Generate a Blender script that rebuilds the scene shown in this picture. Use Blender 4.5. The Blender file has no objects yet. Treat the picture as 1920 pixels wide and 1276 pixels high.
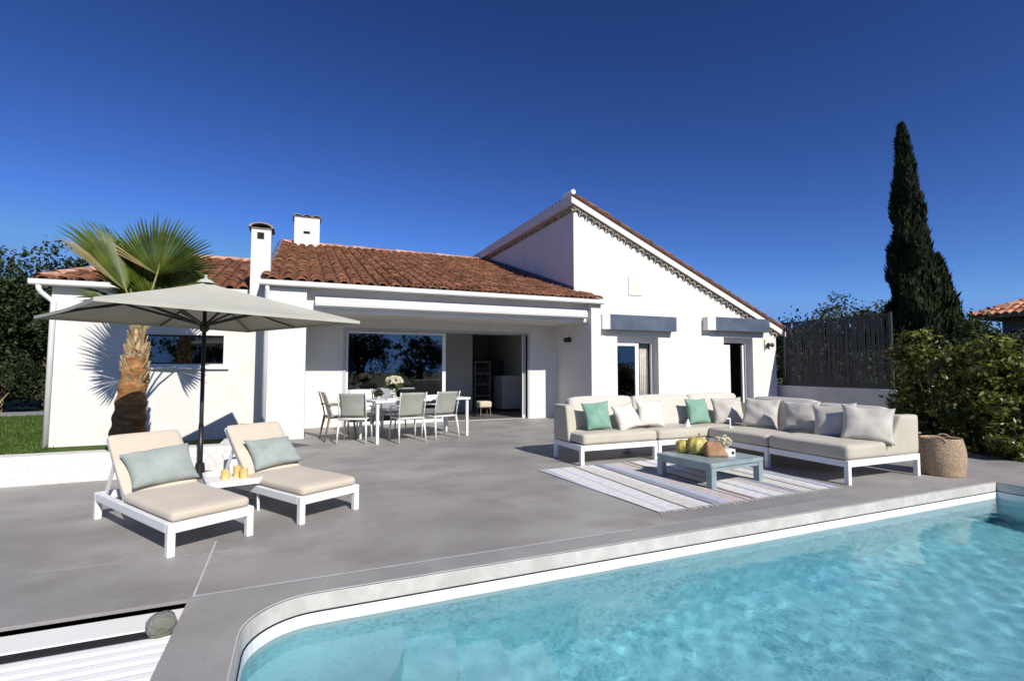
import bpy, bmesh, math, random
import numpy as np
from mathutils import Vector, Matrix, Euler
random.seed(7); RNG = np.random.default_rng(11)
S = bpy.context.scene
COL = S.collection
R = math.radians
rnd = random.uniform

# ------------------------------------------------------------------ materials
MATS = {}
def _nt(name):
    m = bpy.data.materials.new(name); m.use_nodes = True
    nt = m.node_tree; nt.nodes.clear()
    out = nt.nodes.new('ShaderNodeOutputMaterial')
    MATS[name] = m
    return m, nt, out
def _noise(nt, scale, detail=4, rough=.55, coord='Object', stretch=None):
    tc = nt.nodes.new('ShaderNodeTexCoord'); n = nt.nodes.new('ShaderNodeTexNoise')
    n.inputs['Scale'].default_value = scale; n.inputs['Detail'].default_value = detail
    n.inputs['Roughness'].default_value = rough
    if stretch:
        mp = nt.nodes.new('ShaderNodeMapping'); mp.inputs['Scale'].default_value = stretch
        nt.links.new(tc.outputs[coord], mp.inputs['Vector']); nt.links.new(mp.outputs[0], n.inputs['Vector'])
    else:
        nt.links.new(tc.outputs[coord], n.inputs['Vector'])
    return n
def _ramp(nt, src, stops):
    r = nt.nodes.new('ShaderNodeValToRGB')
    el = r.color_ramp.elements
    while len(el) < len(stops): el.new(.5)
    for e, (p, c) in zip(el, stops):
        e.position = p; e.color = (*c, 1)
    nt.links.new(src, r.inputs[0])
    return r
def _mix(nt, fac, a, b, mode='MIX'):
    x = nt.nodes.new('ShaderNodeMix'); x.data_type = 'RGBA'; x.blend_type = mode
    if isinstance(fac, (int, float)): x.inputs[0].default_value = fac
    else: nt.links.new(fac, x.inputs[0])
    for i, v in ((6, a), (7, b)):
        if isinstance(v, tuple): x.inputs[i].default_value = (*v, 1)
        else: nt.links.new(v, x.inputs[i])
    return x.outputs[2]
def mat(name, c1, c2=None, scale=4., rough=.6, bump=0., bscale=60., metal=0., spec=.5, island=0., lohi=(.35, .65),
        stretch=None, detail=4, trans=0., c3=None, scale3=40., amt3=.5, sheen=0., grain=0., bdetail=3, bdist=.01):
    m, nt, out = _nt(name)
    b = nt.nodes.new('ShaderNodeBsdfPrincipled')
    b.inputs['Roughness'].default_value = rough; b.inputs['Metallic'].default_value = metal
    b.inputs['Specular IOR Level'].default_value = spec
    if sheen: b.inputs['Sheen Weight'].default_value = sheen
    col = None
    if c2 is not None:
        n = _noise(nt, scale, detail, stretch=stretch)
        col = _ramp(nt, n.outputs[0], [(lohi[0], c1), (lohi[1], c2)]).outputs[0]
    if c3 is not None:
        n3 = _noise(nt, scale3, 5) if not isinstance(scale3, tuple) else _noise(nt, 1., 7, stretch=scale3)
        f = _ramp(nt, n3.outputs[0], [(.45, (0, 0, 0)), (.7, (amt3,) * 3)]).outputs[0]
        col = _mix(nt, f, col if col is not None else c1, c3)
    if grain:
        ng = _noise(nt, grain, 2, .7)
        gr_ = _ramp(nt, ng.outputs[0], [(.25, (.87, .87, .87)), (.75, (1.13, 1.13, 1.13))]).outputs[0]
        col = _mix(nt, 1., col if col is not None else c1, gr_, 'MULTIPLY')
    if island:
        g = nt.nodes.new('ShaderNodeNewGeometry')
        mr = nt.nodes.new('ShaderNodeMapRange'); mr.inputs[3].default_value = 1 - island; mr.inputs[4].default_value = 1 + island
        nt.links.new(g.outputs['Random Per Island'], mr.inputs[0])
        src = col if col is not None else c1
        col = _mix(nt, 1., src, mr.outputs[0], 'MULTIPLY')
    if col is None: b.inputs['Base Color'].default_value = (*c1, 1)
    else: nt.links.new(col, b.inputs['Base Color'])
    if bump:
        nb = _noise(nt, bscale, bdetail)
        bp = nt.nodes.new('ShaderNodeBump'); bp.inputs['Strength'].default_value = bump; bp.inputs['Distance'].default_value = bdist
        nt.links.new(nb.outputs[0], bp.inputs['Height']); nt.links.new(bp.outputs[0], b.inputs['Normal'])
    sh = b.outputs[0]
    if trans:
        t = nt.nodes.new('ShaderNodeBsdfTranslucent')
        if col is None: t.inputs[0].default_value = (*c1, 1)
        else: nt.links.new(_mix(nt, 1., col, (1.25, 1.2, .6), 'MULTIPLY'), t.inputs[0])
        mx = nt.nodes.new('ShaderNodeMixShader'); mx.inputs[0].default_value = trans
        nt.links.new(sh, mx.inputs[1]); nt.links.new(t.outputs[0], mx.inputs[2]); sh = mx.outputs[0]
    nt.links.new(sh, out.inputs[0])
    return m

mat('wall_white', (.72, .697, .655), (.775, .755, .715), scale=1.3, rough=.85, bump=.45, bscale=75, spec=.2, detail=8, c3=(.60, .57, .52), scale3=(3.5, 3.5, .5), amt3=.16)
mat('wall_rough', (.66, .65, .62), (.80, .79, .77), scale=14, rough=.95, bump=.5, bscale=48, spec=.1, c3=(.52, .50, .46), scale3=40, amt3=.35, bdist=.015)
mat('white_paint', (.80, .79, .77), (.84, .83, .81), scale=6, rough=.45, spec=.4)
mat('white_metal', (.80, .80, .79), (.84, .84, .83), scale=8, rough=.35, spec=.5)
mat('gutter_white', (.74, .735, .72), (.82, .815, .80), scale=3, rough=.4, c3=(.55, .53, .5), scale3=6, amt3=.35)
mat('awning_white', (.76, .755, .74), (.8, .8, .785), scale=2, rough=.5)
mat('anthracite', (.075, .095, .13), (.11, .135, .175), scale=2.5, rough=.35, spec=.6)
mat('black_metal', (.012, .012, .013), (.02, .02, .021), scale=10, rough=.4)
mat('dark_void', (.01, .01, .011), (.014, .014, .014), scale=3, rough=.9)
mat('grey_frame', (.42, .43, .44), (.5, .5, .51), scale=6, rough=.4)
mat('deck', (.262, .247, .229), (.40, .378, .352), scale=.55, rough=.62, bump=.12, bscale=120, lohi=(.33, .68), detail=9,
    c3=(.205, .19, .178), scale3=1.5, amt3=.7, stretch=(1., 1.6, 1.), grain=70.)
mat('coping', (.275, .26, .243), (.35, .332, .312), scale=1.4, rough=.6, bump=.12, bscale=120, lohi=(.3, .7), detail=8, grain=70., c3=(.42, .40, .37), scale3=2.4, amt3=.5)
mat('joint', (.50, .49, .47), (.62, .61, .59), scale=8, rough=.8)
mat('stone_edge', (.50, .465, .42), (.64, .60, .55), scale=5, rough=.75, bump=.2, bscale=80, c3=(.46, .42, .38), scale3=18, amt3=.4)
mat('pool_liner', (.80, .80, .78), (.86, .86, .84), scale=4, rough=.5)
mat('cover_white', (.86, .855, .83), (.90, .895, .87), scale=2.5, rough=.5)
mat('cover_cream', (.86, .835, .77), (.90, .875, .82), scale=2.5, rough=.5)
mat('tile_roof', (.185, .074, .042), (.36, .165, .09), scale=2.6, rough=.9, bump=.5, bscale=70, island=.26, spec=.15,
    c3=(.13, .085, .06), scale3=7, amt3=.75, detail=7)
mat('tile_channel', (.11, .05, .03), (.18, .082, .048), scale=6, rough=.95, spec=.1)
mat('ridge_mortar', (.42, .2, .13), (.55, .33, .24), scale=8, rough=.9, island=.25, bump=.4, bscale=60)
mat('genoise_tile', (.23, .19, .14), (.40, .33, .25), scale=9, rough=.9, island=.4, bump=.4, bscale=60)
mat('plate_cream', (.72, .69, .58), (.75, .72, .61), scale=5, rough=.5)
mat('cushion_cream', (.58, .50, .39), (.64, .555, .44), scale=3, rough=.95, bump=.25, bscale=420, spec=.1, sheen=.2)
mat('cushion_taupe', (.50, .455, .36), (.56, .51, .41), scale=3, rough=.95, bump=.25, bscale=420, spec=.1, sheen=.2)
mat('back_cushion', (.60, .555, .48), (.66, .61, .53), scale=3, rough=.95, bump=.3, bscale=380, spec=.1, sheen=.2)
mat('pillow_silver', (.50, .46, .395), (.60, .56, .49), scale=7, rough=.7, bump=.25, bscale=300, spec=.3, sheen=.3)
mat('pillow_cream', (.66, .62, .55), (.72, .68, .61), scale=7, rough=.8, bump=.25, bscale=300, spec=.2, sheen=.3)
mat('pillow_teal', (.17, .33, .24), (.23, .40, .30), scale=6, rough=.8, bump=.25, bscale=300, spec=.2, sheen=.2)
mat('pillow_sage', (.29, .335, .305), (.37, .41, .375), scale=6, rough=.85, bump=.3, bscale=300, spec=.2, sheen=.25)
mat('canopy', (.465, .455, .385), (.515, .505, .43), scale=2, rough=.9, bump=.15, bscale=300, spec=.1)
mat('teal_paint', (.21, .28, .28), (.27, .34, .34), scale=5, rough=.4, spec=.6, c3=(.34, .42, .42), scale3=9, amt3=.5)
mat('basket', (.44, .31, .20), (.68, .52, .36), scale=45, rough=.95, bump=1., bscale=70, spec=.1, c3=(.22, .14, .08), scale3=60, amt3=.8, bdist=.02)
mat('chair_sling', (.32, .325, .28), (.38, .385, .34), scale=5, rough=.8, bump=.2, bscale=350, spec=.2)
mat('chair_cream', (.72, .70, .65), (.77, .75, .70), scale=5, rough=.8, spec=.2)
mat('chair_grey', (.24, .25, .27), (.3, .31, .33), scale=5, rough=.8, spec=.2)
mat('chair_frame', (.66, .655, .60), (.72, .715, .66), scale=9, rough=.4)
mat('chair_brown', (.14, .10, .065), (.2, .145, .095), scale=9, rough=.6)
mat('palm_trunk', (.24, .105, .04), (.46, .235, .10), scale=5, rough=.95, bump=.6, bscale=30, spec=.1, stretch=(1, 1, 3.5), c3=(.11, .06, .03), scale3=9, amt3=.5, bdist=.02)
mat('palm_boot', (.27, .18, .09), (.50, .37, .22), scale=14, rough=.95, island=.45, spec=.1, bump=.6, bscale=50)
mat('palm_petiole', (.20, .19, .06), (.32, .29, .1), scale=6, rough=.6)
mat('palm_leaf', (.055, .09, .011), (.135, .175, .026), scale=4, rough=.42, trans=.3, island=.3, spec=.5)
mat('palm_leaf_dry', (.33, .28, .11), (.45, .37, .2), scale=4, rough=.6, trans=.25, island=.3)
mat('bark', (.07, .05, .035), (.16, .12, .085), scale=8, rough=.95, bump=.6, bscale=30, spec=.1)
mat('leaf_laurel', (.075, .09, .014), (.185, .195, .034), scale=1.5, rough=.42, trans=.25, island=.5, spec=.5)
mat('leaf_dark', (.016, .028, .009), (.038, .055, .016), scale=.7, rough=.6, trans=.15, island=.5, spec=.3)
mat('leaf_mid', (.026, .042, .012), (.06, .08, .023), scale=.6, rough=.6, trans=.18, island=.5, spec=.3)
mat('leaf_olive', (.06, .075, .035), (.11, .125, .06), scale=.6, rough=.6, trans=.15, island=.45, spec=.3)
mat('leaf_cypress', (.012, .019, .007), (.03, .042, .013), scale=1.6, rough=.7, trans=.1, island=.5, spec=.2)
mat('leaf_flower_green', (.05, .085, .02), (.1, .15, .04), scale=5, rough=.5, trans=.2, island=.4)
mat('petal_white', (.78, .74, .60), (.84, .81, .70), scale=8, rough=.7, trans=.2, island=.12)
mat('grass_soil', (.05, .075, .014), (.085, .125, .022), scale=3, rough=.95, spec=.1)
mat('grass_blade', (.055, .10, .014), (.11, .175, .03), scale=1.2, rough=.6, trans=.25, island=.5)
mat('ground_far', (.05, .06, .022), (.10, .10, .045), scale=.12, rough=.95, spec=.1)
mat('hill_green', (.025, .038, .014), (.06, .075, .03), scale=.25, rough=.95, spec=.1, c3=(.02, .03, .01), scale3=1.2, amt3=.8)
mat('path_grey', (.24, .235, .225), (.30, .29, .28), scale=2, rough=.9)
mat('fence_dark', (.024, .025, .029), (.044, .045, .05), scale=9, rough=.6)
mat('grey_wall', (.42, .42, .425), (.5, .5, .5), scale=2.2, rough=.85, bump=.2, bscale=60)
mat('neigh_wall', (.23, .18, .13), (.29, .23, .17), scale=2, rough=.9)
mat('neigh_shutter', (.24, .23, .20), (.29, .28, .25), scale=5, rough=.7)
mat('interior_floor', (.13, .128, .125), (.19, .185, .18), scale=1.2, rough=.35)
mat('interior_wall', (.60, .59, .56), (.64, .63, .60), scale=2, rough=.9)
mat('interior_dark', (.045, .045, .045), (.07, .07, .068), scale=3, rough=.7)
mat('candle_gold', (.62, .42, .13), (.75, .55, .22), scale=10, rough=.45)
mat('fruit_gold', (.52, .37, .07), (.74, .60, .2), scale=16, rough=.55, bump=.5, bscale=50, c3=(.25, .24, .05), scale3=20, amt3=.7)
mat('bread', (.30, .155, .075), (.46, .27, .15), scale=8, rough=.8, bump=.4, bscale=60)
mat('paper_white', (.74, .72, .69), (.80, .78, .75), scale=6, rough=.7)
mat('ink', (.03, .03, .07), rough=.6)
mat('greyware', (.40, .36, .34), (.48, .44, .42), scale=6, rough=.4)
mat('rock', (.17, .16, .145), (.32, .30, .28), scale=18, rough=.95, bump=1., bscale=50, c3=(.06, .09, .03), scale3=9, amt3=.8, bdist=.02)
mat('roof_orange', (.36, .14, .07), (.55, .25, .13), scale=3, rough=.9, island=.3, bump=.3)

def rug_mat():
    m, nt, out = _nt('rug')
    b = nt.nodes.new('ShaderNodeBsdfPrincipled'); b.inputs['Roughness'].default_value = .95; b.inputs['Specular IOR Level'].default_value = .1
    tc = nt.nodes.new('ShaderNodeTexCoord'); sp = nt.nodes.new('ShaderNodeSeparateXYZ')
    nt.links.new(tc.outputs['Object'], sp.inputs[0])
    mr = nt.nodes.new('ShaderNodeMapRange'); mr.inputs[1].default_value = 0; mr.inputs[2].default_value = 2.75
    # slightly wobbly stripes
    n = _noise(nt, 3., 3, stretch=(.2, 1, 1)); ad = nt.nodes.new('ShaderNodeMath'); ad.operation = 'MULTIPLY_ADD'
    nt.links.new(n.outputs[0], ad.inputs[0]); ad.inputs[1].default_value = .03; nt.links.new(sp.outputs[0], ad.inputs[2])
    nt.links.new(ad.outputs[0], mr.inputs[0])
    W = (.80, .785, .76); C = (.72, .69, .62); G = (.34, .36, .41); L = (.52, .55, .64); D = (.10, .10, .105); B = (.33, .25, .21); P = (.62, .56, .53)
    stops = [(0., L), (.05, W), (.115, L), (.125, W), (.192, D), (.204, C), (.275, W), (.312, D), (.324, G), (.36, L), (.40, P), (.475, B), (.49, C), (.505, D), (.512, B),
             (.535, W), (.60, L), (.615, D), (.62, W), (.68, P), (.735, G), (.785, C), (.848, D), (.860, C), (.90, W), (.94, D), (.946, L)]
    r = nt.nodes.new('ShaderNodeValToRGB'); r.color_ramp.interpolation = 'CONSTANT'
    el = r.color_ramp.elements
    while len(el) < len(stops): el.new(.5)
    for e, (p, c) in zip(el, stops): e.position = p; e.color = (*c, 1)
    nt.links.new(mr.outputs[0], r.inputs[0])
    n2 = _noise(nt, 9., 5, stretch=(1, 3, 1))
    f = _ramp(nt, n2.outputs[0], [(.3, (.78, .78, .8)), (.7, (1.06, 1.05, 1.04))]).outputs[0]
    c = _mix(nt, 1., r.outputs[0], f, 'MULTIPLY')
    nt.links.new(c, b.inputs['Base Color'])
    nb = _noise(nt, 160, 2); bp = nt.nodes.new('ShaderNodeBump'); bp.inputs['Strength'].default_value = .5; bp.inputs['Distance'].default_value = .006
    nt.links.new(nb.outputs[0], bp.inputs['Height']); nt.links.new(bp.outputs[0], b.inputs['Normal'])
    nt.links.new(b.outputs[0], out.inputs[0])
rug_mat()

def schlick(nt, f0, add=0., normal=None):
    gm = nt.nodes.new('ShaderNodeNewGeometry'); d = nt.nodes.new('ShaderNodeVectorMath'); d.operation = 'DOT_PRODUCT'
    nt.links.new(gm.outputs['Incoming'], d.inputs[0]); nt.links.new(normal if normal is not None else gm.outputs['Normal'], d.inputs[1])
    def M(op, a, b=None, c=None):
        n = nt.nodes.new('ShaderNodeMath'); n.operation = op
        for i, v in enumerate((a, b, c)):
            if v is None: continue
            if isinstance(v, (int, float)): n.inputs[i].default_value = v
            else: nt.links.new(v, n.inputs[i])
        return n
    ab = M('ABSOLUTE', d.outputs['Value']); om = M('SUBTRACT', 1., ab.outputs[0]); om.use_clamp = True
    p5 = M('POWER', om.outputs[0], 5.); r = M('MULTIPLY_ADD', p5.outputs[0], 1 - f0, f0 + add); r.use_clamp = True
    return r.outputs[0]
def glass_mat(name, refl, tint):
    m, nt, out = _nt(name)
    t = nt.nodes.new('ShaderNodeBsdfTransparent'); t.inputs[0].default_value = (*tint, 1)
    g = nt.nodes.new('ShaderNodeBsdfGlossy'); g.inputs['Roughness'].default_value = .015; g.inputs[0].default_value = (.93, .97, 1., 1)
    mx = nt.nodes.new('ShaderNodeMixShader')
    nt.links.new(schlick(nt, .04, refl), mx.inputs[0]); nt.links.new(t.outputs[0], mx.inputs[1]); nt.links.new(g.outputs[0], mx.inputs[2])
    nt.links.new(mx.outputs[0], out.inputs[0])
glass_mat('glass_door', .14, (.35, .37, .38))
glass_mat('glass_window', .10, (.3, .32, .34))
glass_mat('glass_clear', .02, (.9, .92, .92))

def water_mat():
    m, nt, out = _nt('water')
    n1 = _noise(nt, 2.2, 3, .5); n2 = _noise(nt, 9., 3, .55)
    h = nt.nodes.new('ShaderNodeMath'); h.operation = 'MULTIPLY_ADD'; h.inputs[1].default_value = .35
    nt.links.new(n2.outputs[0], h.inputs[0]); nt.links.new(n1.outputs[0], h.inputs[2])
    bp = nt.nodes.new('ShaderNodeBump'); bp.inputs['Strength'].default_value = .16; bp.inputs['Distance'].default_value = .06
    nt.links.new(h.outputs[0], bp.inputs['Height'])
    t = nt.nodes.new('ShaderNodeBsdfTransparent'); t.inputs[0].default_value = (.80, .95, .98, 1)
    rf = nt.nodes.new('ShaderNodeBsdfRefraction'); rf.inputs['IOR'].default_value = 1.33; rf.inputs['Roughness'].default_value = 0.; rf.inputs[0].default_value = (.80, .95, .98, 1)
    g = nt.nodes.new('ShaderNodeBsdfGlossy'); g.inputs['Roughness'].default_value = .03
    for x in (rf, g): nt.links.new(bp.outputs[0], x.inputs['Normal'])
    a = nt.nodes.new('ShaderNodeMixShader'); a.inputs[0].default_value = 1.
    nt.links.new(t.outputs[0], a.inputs[1]); nt.links.new(rf.outputs[0], a.inputs[2])
    b = nt.nodes.new('ShaderNodeMixShader')
    nt.links.new(schlick(nt, .02, 0., bp.outputs[0]), b.inputs[0]); nt.links.new(a.outputs[0], b.inputs[1]); nt.links.new(g.outputs[0], b.inputs[2])
    nt.links.new(b.outputs[0], out.inputs[0])
water_mat()
def mosaic_mat(name, c_lo, c_hi, span=(.62, 1.)):
    m, nt, out = _nt(name)
    b = nt.nodes.new('ShaderNodeBsdfPrincipled'); b.inputs['Roughness'].default_value = .4
    tc = nt.nodes.new('ShaderNodeTexCoord')
    v = nt.nodes.new('ShaderNodeTexVoronoi'); v.feature = 'F1'; v.distance = 'CHEBYCHEV'; v.inputs['Scale'].default_value = 38; v.inputs['Randomness'].default_value = .35
    nt.links.new(tc.outputs['Object'], v.inputs['Vector'])
    sp = nt.nodes.new('ShaderNodeSeparateColor'); nt.links.new(v.outputs['Color'], sp.inputs[0])
    n = _noise(nt, 1.1, 5); nn = _noise(nt, 5., 4)
    ad = nt.nodes.new('ShaderNodeMath'); ad.operation = 'MULTIPLY_ADD'; ad.inputs[1].default_value = .45
    nt.links.new(sp.outputs[0], ad.inputs[0]); nt.links.new(n.outputs[0], ad.inputs[2])
    ad2 = nt.nodes.new('ShaderNodeMath'); ad2.operation = 'MULTIPLY_ADD'; ad2.inputs[1].default_value = .5
    nt.links.new(nn.outputs[0], ad2.inputs[0]); nt.links.new(ad.outputs[0], ad2.inputs[2])
    col = _ramp(nt, ad2.outputs[0], [(span[0], c_lo), (span[1], c_hi)]).outputs[0]
    nt.links.new(col, b.inputs['Base Color']); nt.links.new(b.outputs[0], out.inputs[0])
mosaic_mat('pool_mosaic', (.23, .52, .59), (.45, .77, .82))
mosaic_mat('step_mosaic', (.34, .58, .62), (.52, .75, .78), (.3, 1.4))

# ------------------------------------------------------------------ object helpers
def world_off(p):
    v = Vector((0, 0, 0))
    while p is not None:
        v += p.location; p = p.parent
    return v
def link(name, me, parent=None, off=None):
    o = bpy.data.objects.new(name, me); COL.objects.link(o)
    if parent is not None: o.parent = parent
    return o
def tag(o, label=None, cat=None, group=None, kind=None):
    if label: o['label'] = label
    if cat: o['category'] = cat
    if group: o['group'] = group
    if kind: o['kind'] = kind
    return o
def empty(name, loc, rz=0., label=None, cat=None, group=None):
    o = bpy.data.objects.new(name, None); COL.objects.link(o)
    o.location = loc; o.rotation_euler = (0, 0, rz); o.empty_display_size = .1
    return tag(o, label, cat, group)
def children(o): return [c for c in bpy.data.objects if c.parent == o]
def copy_tree(o, parent=None):
    c = o.copy(); COL.objects.link(c)
    if parent is not None: c.parent = parent
    for ch in children(o): copy_tree(ch, c)
    return c

class MB:
    def __init__(s): s.v = []; s.f = []; s.m = []; s.mi = 0
    def add(s, vs, fs):
        b = len(s.v); s.v += [tuple(x) for x in vs]
        for f in fs: s.f.append(tuple(i + b for i in f)); s.m.append(s.mi)
        return s
    def box(s, x0, x1, y0, y1, z0, z1, M=None):
        vs = [(x, y, z) for z in (z0, z1) for y in (y0, y1) for x in (x0, x1)]
        if M is not None: vs = [tuple(M @ Vector(v)) for v in vs]
        return s.add(vs, [(0, 2, 3, 1), (4, 5, 7, 6), (0, 1, 5, 4), (2, 6, 7, 3), (0, 4, 6, 2), (1, 3, 7, 5)])
    def bar(s, p0, p1, w, h=None, w1=None, h1=None, up=(0, 0, 1)):
        p0 = Vector(p0); p1 = Vector(p1); h = h or w; w1 = w1 or w; h1 = h1 or h
        d = (p1 - p0).normalized(); u = Vector(up)
        if abs(d.dot(u)) > .95: u = Vector((0, 1, 0))
        sx = d.cross(u).normalized(); sy = sx.cross(d).normalized()
        vs = []
        for p, a, b in ((p0, w, h), (p1, w1, h1)):
            for i, j in ((-1, -1), (1, -1), (1, 1), (-1, 1)): vs.append(p + sx * a / 2 * i + sy * b / 2 * j)
        return s.add(vs, [(0, 1, 2, 3), (7, 6, 5, 4), (0, 4, 5, 1), (1, 5, 6, 2), (2, 6, 7, 3), (3, 7, 4, 0)])
    def tube(s, pts, rad, n=8, cap=True):
        pts = [Vector(p) for p in pts]
        if not hasattr(rad, '__len__'): rad = [rad] * len(pts)
        rings = []
        u = None
        for i, p in enumerate(pts):
            d = (pts[min(i + 1, len(pts) - 1)] - pts[max(i - 1, 0)]).normalized()
            if u is None: u = d.orthogonal().normalized()
            else: u = (u - d * u.dot(d)).normalized()
            w = d.cross(u)
            rings.append([p + (u * math.cos(2 * math.pi * k / n) + w * math.sin(2 * math.pi * k / n)) * rad[i] for k in range(n)])
        vs = [q for r in rings for q in r]; fs = []
        for i in range(len(pts) - 1):
            for k in range(n):
                a = i * n + k; b = i * n + (k + 1) % n
                fs.append((a, b, b + n, a + n))
        if cap:
            fs.append(tuple(range(n - 1, -1, -1))); fs.append(tuple(range((len(pts) - 1) * n, len(pts) * n)))
        return s.add(vs, fs)
    def lathe(s, prof, c=(0, 0, 0), n=24, wob=None):
        vs = []; fs = []
        for i, (r, z) in enumerate(prof):
            for k in range(n):
                a = 2 * math.pi * k / n; rr = r * (wob(a, i) if wob else 1)
                vs.append((c[0] + rr * math.cos(a), c[1] + rr * math.sin(a), c[2] + z))
        for i in range(len(prof) - 1):
            for k in range(n):
                a = i * n + k; b = i * n + (k + 1) % n
                fs.append((a, b, b + n, a + n))
        return s.add(vs, fs)
    def prism(s, poly, axis, a0, a1):
        n = len(poly)
        def P(p, a):
            return {'x': (a, p[0], p[1]), 'y': (p[0], a, p[1]), 'z': (p[0], p[1], a)}[axis]
        vs = [P(p, a0) for p in poly] + [P(p, a1) for p in poly]
        fs = [tuple(range(n)), tuple(range(2 * n - 1, n - 1, -1))] + [(i, i + n, (i + 1) % n + n, (i + 1) % n) for i in range(n)]
        return s.add(vs, fs)
    def build(s, name, mats, parent=None, world=False, bevel=0., smooth=False, seg=2, fix=True):
        me = bpy.data.meshes.new(name)
        off = world_off(parent) if (world and parent is not None) else Vector((0, 0, 0))
        me.from_pydata([(x - off.x, y - off.y, z - off.z) for x, y, z in s.v], [], s.f)
        if not isinstance(mats, (list, tuple)): mats = [mats]
        for m in mats: me.materials.append(MATS[m])
        if len(mats) > 1:
            me.polygons.foreach_set('material_index', s.m)
        if fix or bevel:
            bm = bmesh.new(); bm.from_mesh(me)
            if fix: bmesh.ops.recalc_face_normals(bm, faces=bm.faces)
            if bevel:
                ed = [e for e in bm.edges if len(e.link_faces) == 2 and e.calc_face_angle(0) > .6]
                bmesh.ops.bevel(bm, geom=ed, offset=bevel, segments=seg, profile=.5, affect='EDGES', clamp_overlap=True)
            bm.to_mesh(me); bm.free()
        if smooth:
            me.polygons.foreach_set('use_smooth', [True] * len(me.polygons))
        me.update()
        return link(name, me, parent)

def rbox_mesh(mb, x0, x1, y0, y1, z0, z1, r=.03, puff=.0, n=9, M=None, noise=0., taper=None):
    """soft rounded box (a cushion); puff lifts the faces' middles"""
    c = Vector(((x0 + x1) / 2, (y0 + y1) / 2, (z0 + z1) / 2)); hs = Vector(((x1 - x0) / 2, (y1 - y0) / 2, (z1 - z0) / 2))
    r = min(r, min(hs) * .98)
    bm = bmesh.new(); bmesh.ops.create_cube(bm, size=2.)
    bmesh.ops.subdivide_edges(bm, edges=bm.edges[:], cuts=n, use_grid_fill=True)
    def warp(t):  # push more verts to the border
        return math.copysign(1 - (1 - abs(t)) ** 1.6, t)
    ph = [rnd(0, 6) for _ in range(4)]
    for v in bm.verts:
        u = Vector([warp(t) for t in v.co])
        p = Vector([u[i] * hs[i] for i in range(3)])
        q = Vector([max(-(hs[i] - r), min(hs[i] - r, p[i])) for i in range(3)])
        d = p - q
        if d.length > 1e-9: p = q + d.normalized() * min(d.length, r) if d.length > r else p
        if puff:
            for i in range(3):
                j, k = (i + 1) % 3, (i + 2) % 3
                w = max(0, 1 - u[j] ** 4) * max(0, 1 - u[k] ** 4)
                p[i] += u[i] * puff * w * (1 if hs[i] < max(hs) * .5 else .5)
        if noise:
            p.z += noise * (math.sin(p.x * 9 + ph[0]) * math.sin(p.y * 8 + ph[1]) + .5 * math.sin(p.x * 19 + ph[2] + p.y * 13))
        p += c
        if taper: p = taper(p)
        v.co = M @ p if M is not None else p
    vs = [v.co.copy() for v in bm.verts]; bm.verts.index_update(); fs = [[v.index for v in f.verts] for f in bm.faces]
    bm.free(); mb.add(vs, fs)
    return mb

def pillow_mesh(w, h, t, seed):
    rs = random.Random(seed); n = 22
    mb = MB(); ph = [rs.uniform(0, 6) for _ in range(6)]
    vs = []
    for side in (1, -1):
        for j in range(n + 1):
            for i in range(n + 1):
                u = -1 + 2 * i / n; v = -1 + 2 * j / n
                prof = max(0, (1 - u * u) * (1 - v * v)) ** .42
                x = u * w / 2 * (1 - .10 * (1 - v * v) * abs(u) ** 2)
                z = v * h / 2 * (1 - .10 * (1 - u * u) * abs(v) ** 2)
                ang = math.atan2(v, u); rad = math.hypot(u, v)
                wr = prof * (.004 * math.sin(ang * 5 + ph[0] + 2 * rad) * min(1, rad * 1.5) + .011 * math.sin(3.1 * u + ph[1]) * math.sin(2.7 * v + ph[2]) + .006 * math.sin(6 * (u * math.cos(ph[5]) + v * math.sin(ph[5])) + ph[2] + 1.5 * math.sin(2 * v + ph[1])))
                corner = .014 * math.sin(ang * 12 + ph[3]) * max(0, rad - .75) * (1 if prof > 0 else 0)
                y = side * (t / 2 * prof) + (wr + corner) + .02 * math.sin(1.3 * u + ph[4]) * v
                vs.append((x, y, z))
    N = (n + 1) ** 2; fs = []
    for s_ in (0, 1):
        for j in range(n):
            for i in range(n):
                a = s_ * N + j * (n + 1) + i; q = (a, a + 1, a + n + 2, a + n + 1)
                fs.append(q if s_ == 0 else q[::-1])
    mb.add(vs, fs)
    return mb
def pillow(label, w, h, t, matn, loc, rz=0., lean=-.3, roll=0., seed=1, group=None):
    mb = pillow_mesh(w, h, t, seed)
    o = mb.build('throw_pillow', matn, smooth=True, fix=False)
    bm = bmesh.new(); bm.from_mesh(o.data); bmesh.ops.remove_doubles(bm, verts=bm.verts, dist=1e-4); bmesh.ops.recalc_face_normals(bm, faces=bm.faces); bm.to_mesh(o.data); bm.free()
    o.location = loc; o.rotation_mode = 'ZXY' if False else 'XYZ'
    o.rotation_euler = (Matrix.Rotation(rz, 3, 'Z') @ Matrix.Rotation(lean, 3, 'X') @ Matrix.Rotation(roll, 3, 'Y')).to_euler()
    return tag(o, label, 'pillow', group or 'throw pillows on the sofas and loungers')

def np_mesh(name, verts, quads, matn, parent=None, tris=None, smooth=False):
    me = bpy.data.meshes.new(name)
    nv = len(verts); k = quads.shape[1]; nf = len(quads)
    me.vertices.add(nv); me.vertices.foreach_set('co', verts.astype(np.float32).ravel())
    me.loops.add(nf * k); me.loops.foreach_set('vertex_index', quads.astype(np.int32).ravel())
    me.polygons.add(nf); me.polygons.foreach_set('loop_start', np.arange(0, nf * k, k, dtype=np.int32))
    me.polygons.foreach_set('loop_total', np.full(nf, k, np.int32))
    if smooth: me.polygons.foreach_set('use_smooth', np.ones(nf, bool))
    me.materials.append(MATS[matn]); me.update(calc_edges=True); me.validate()
    return link(name, me, parent)

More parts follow.
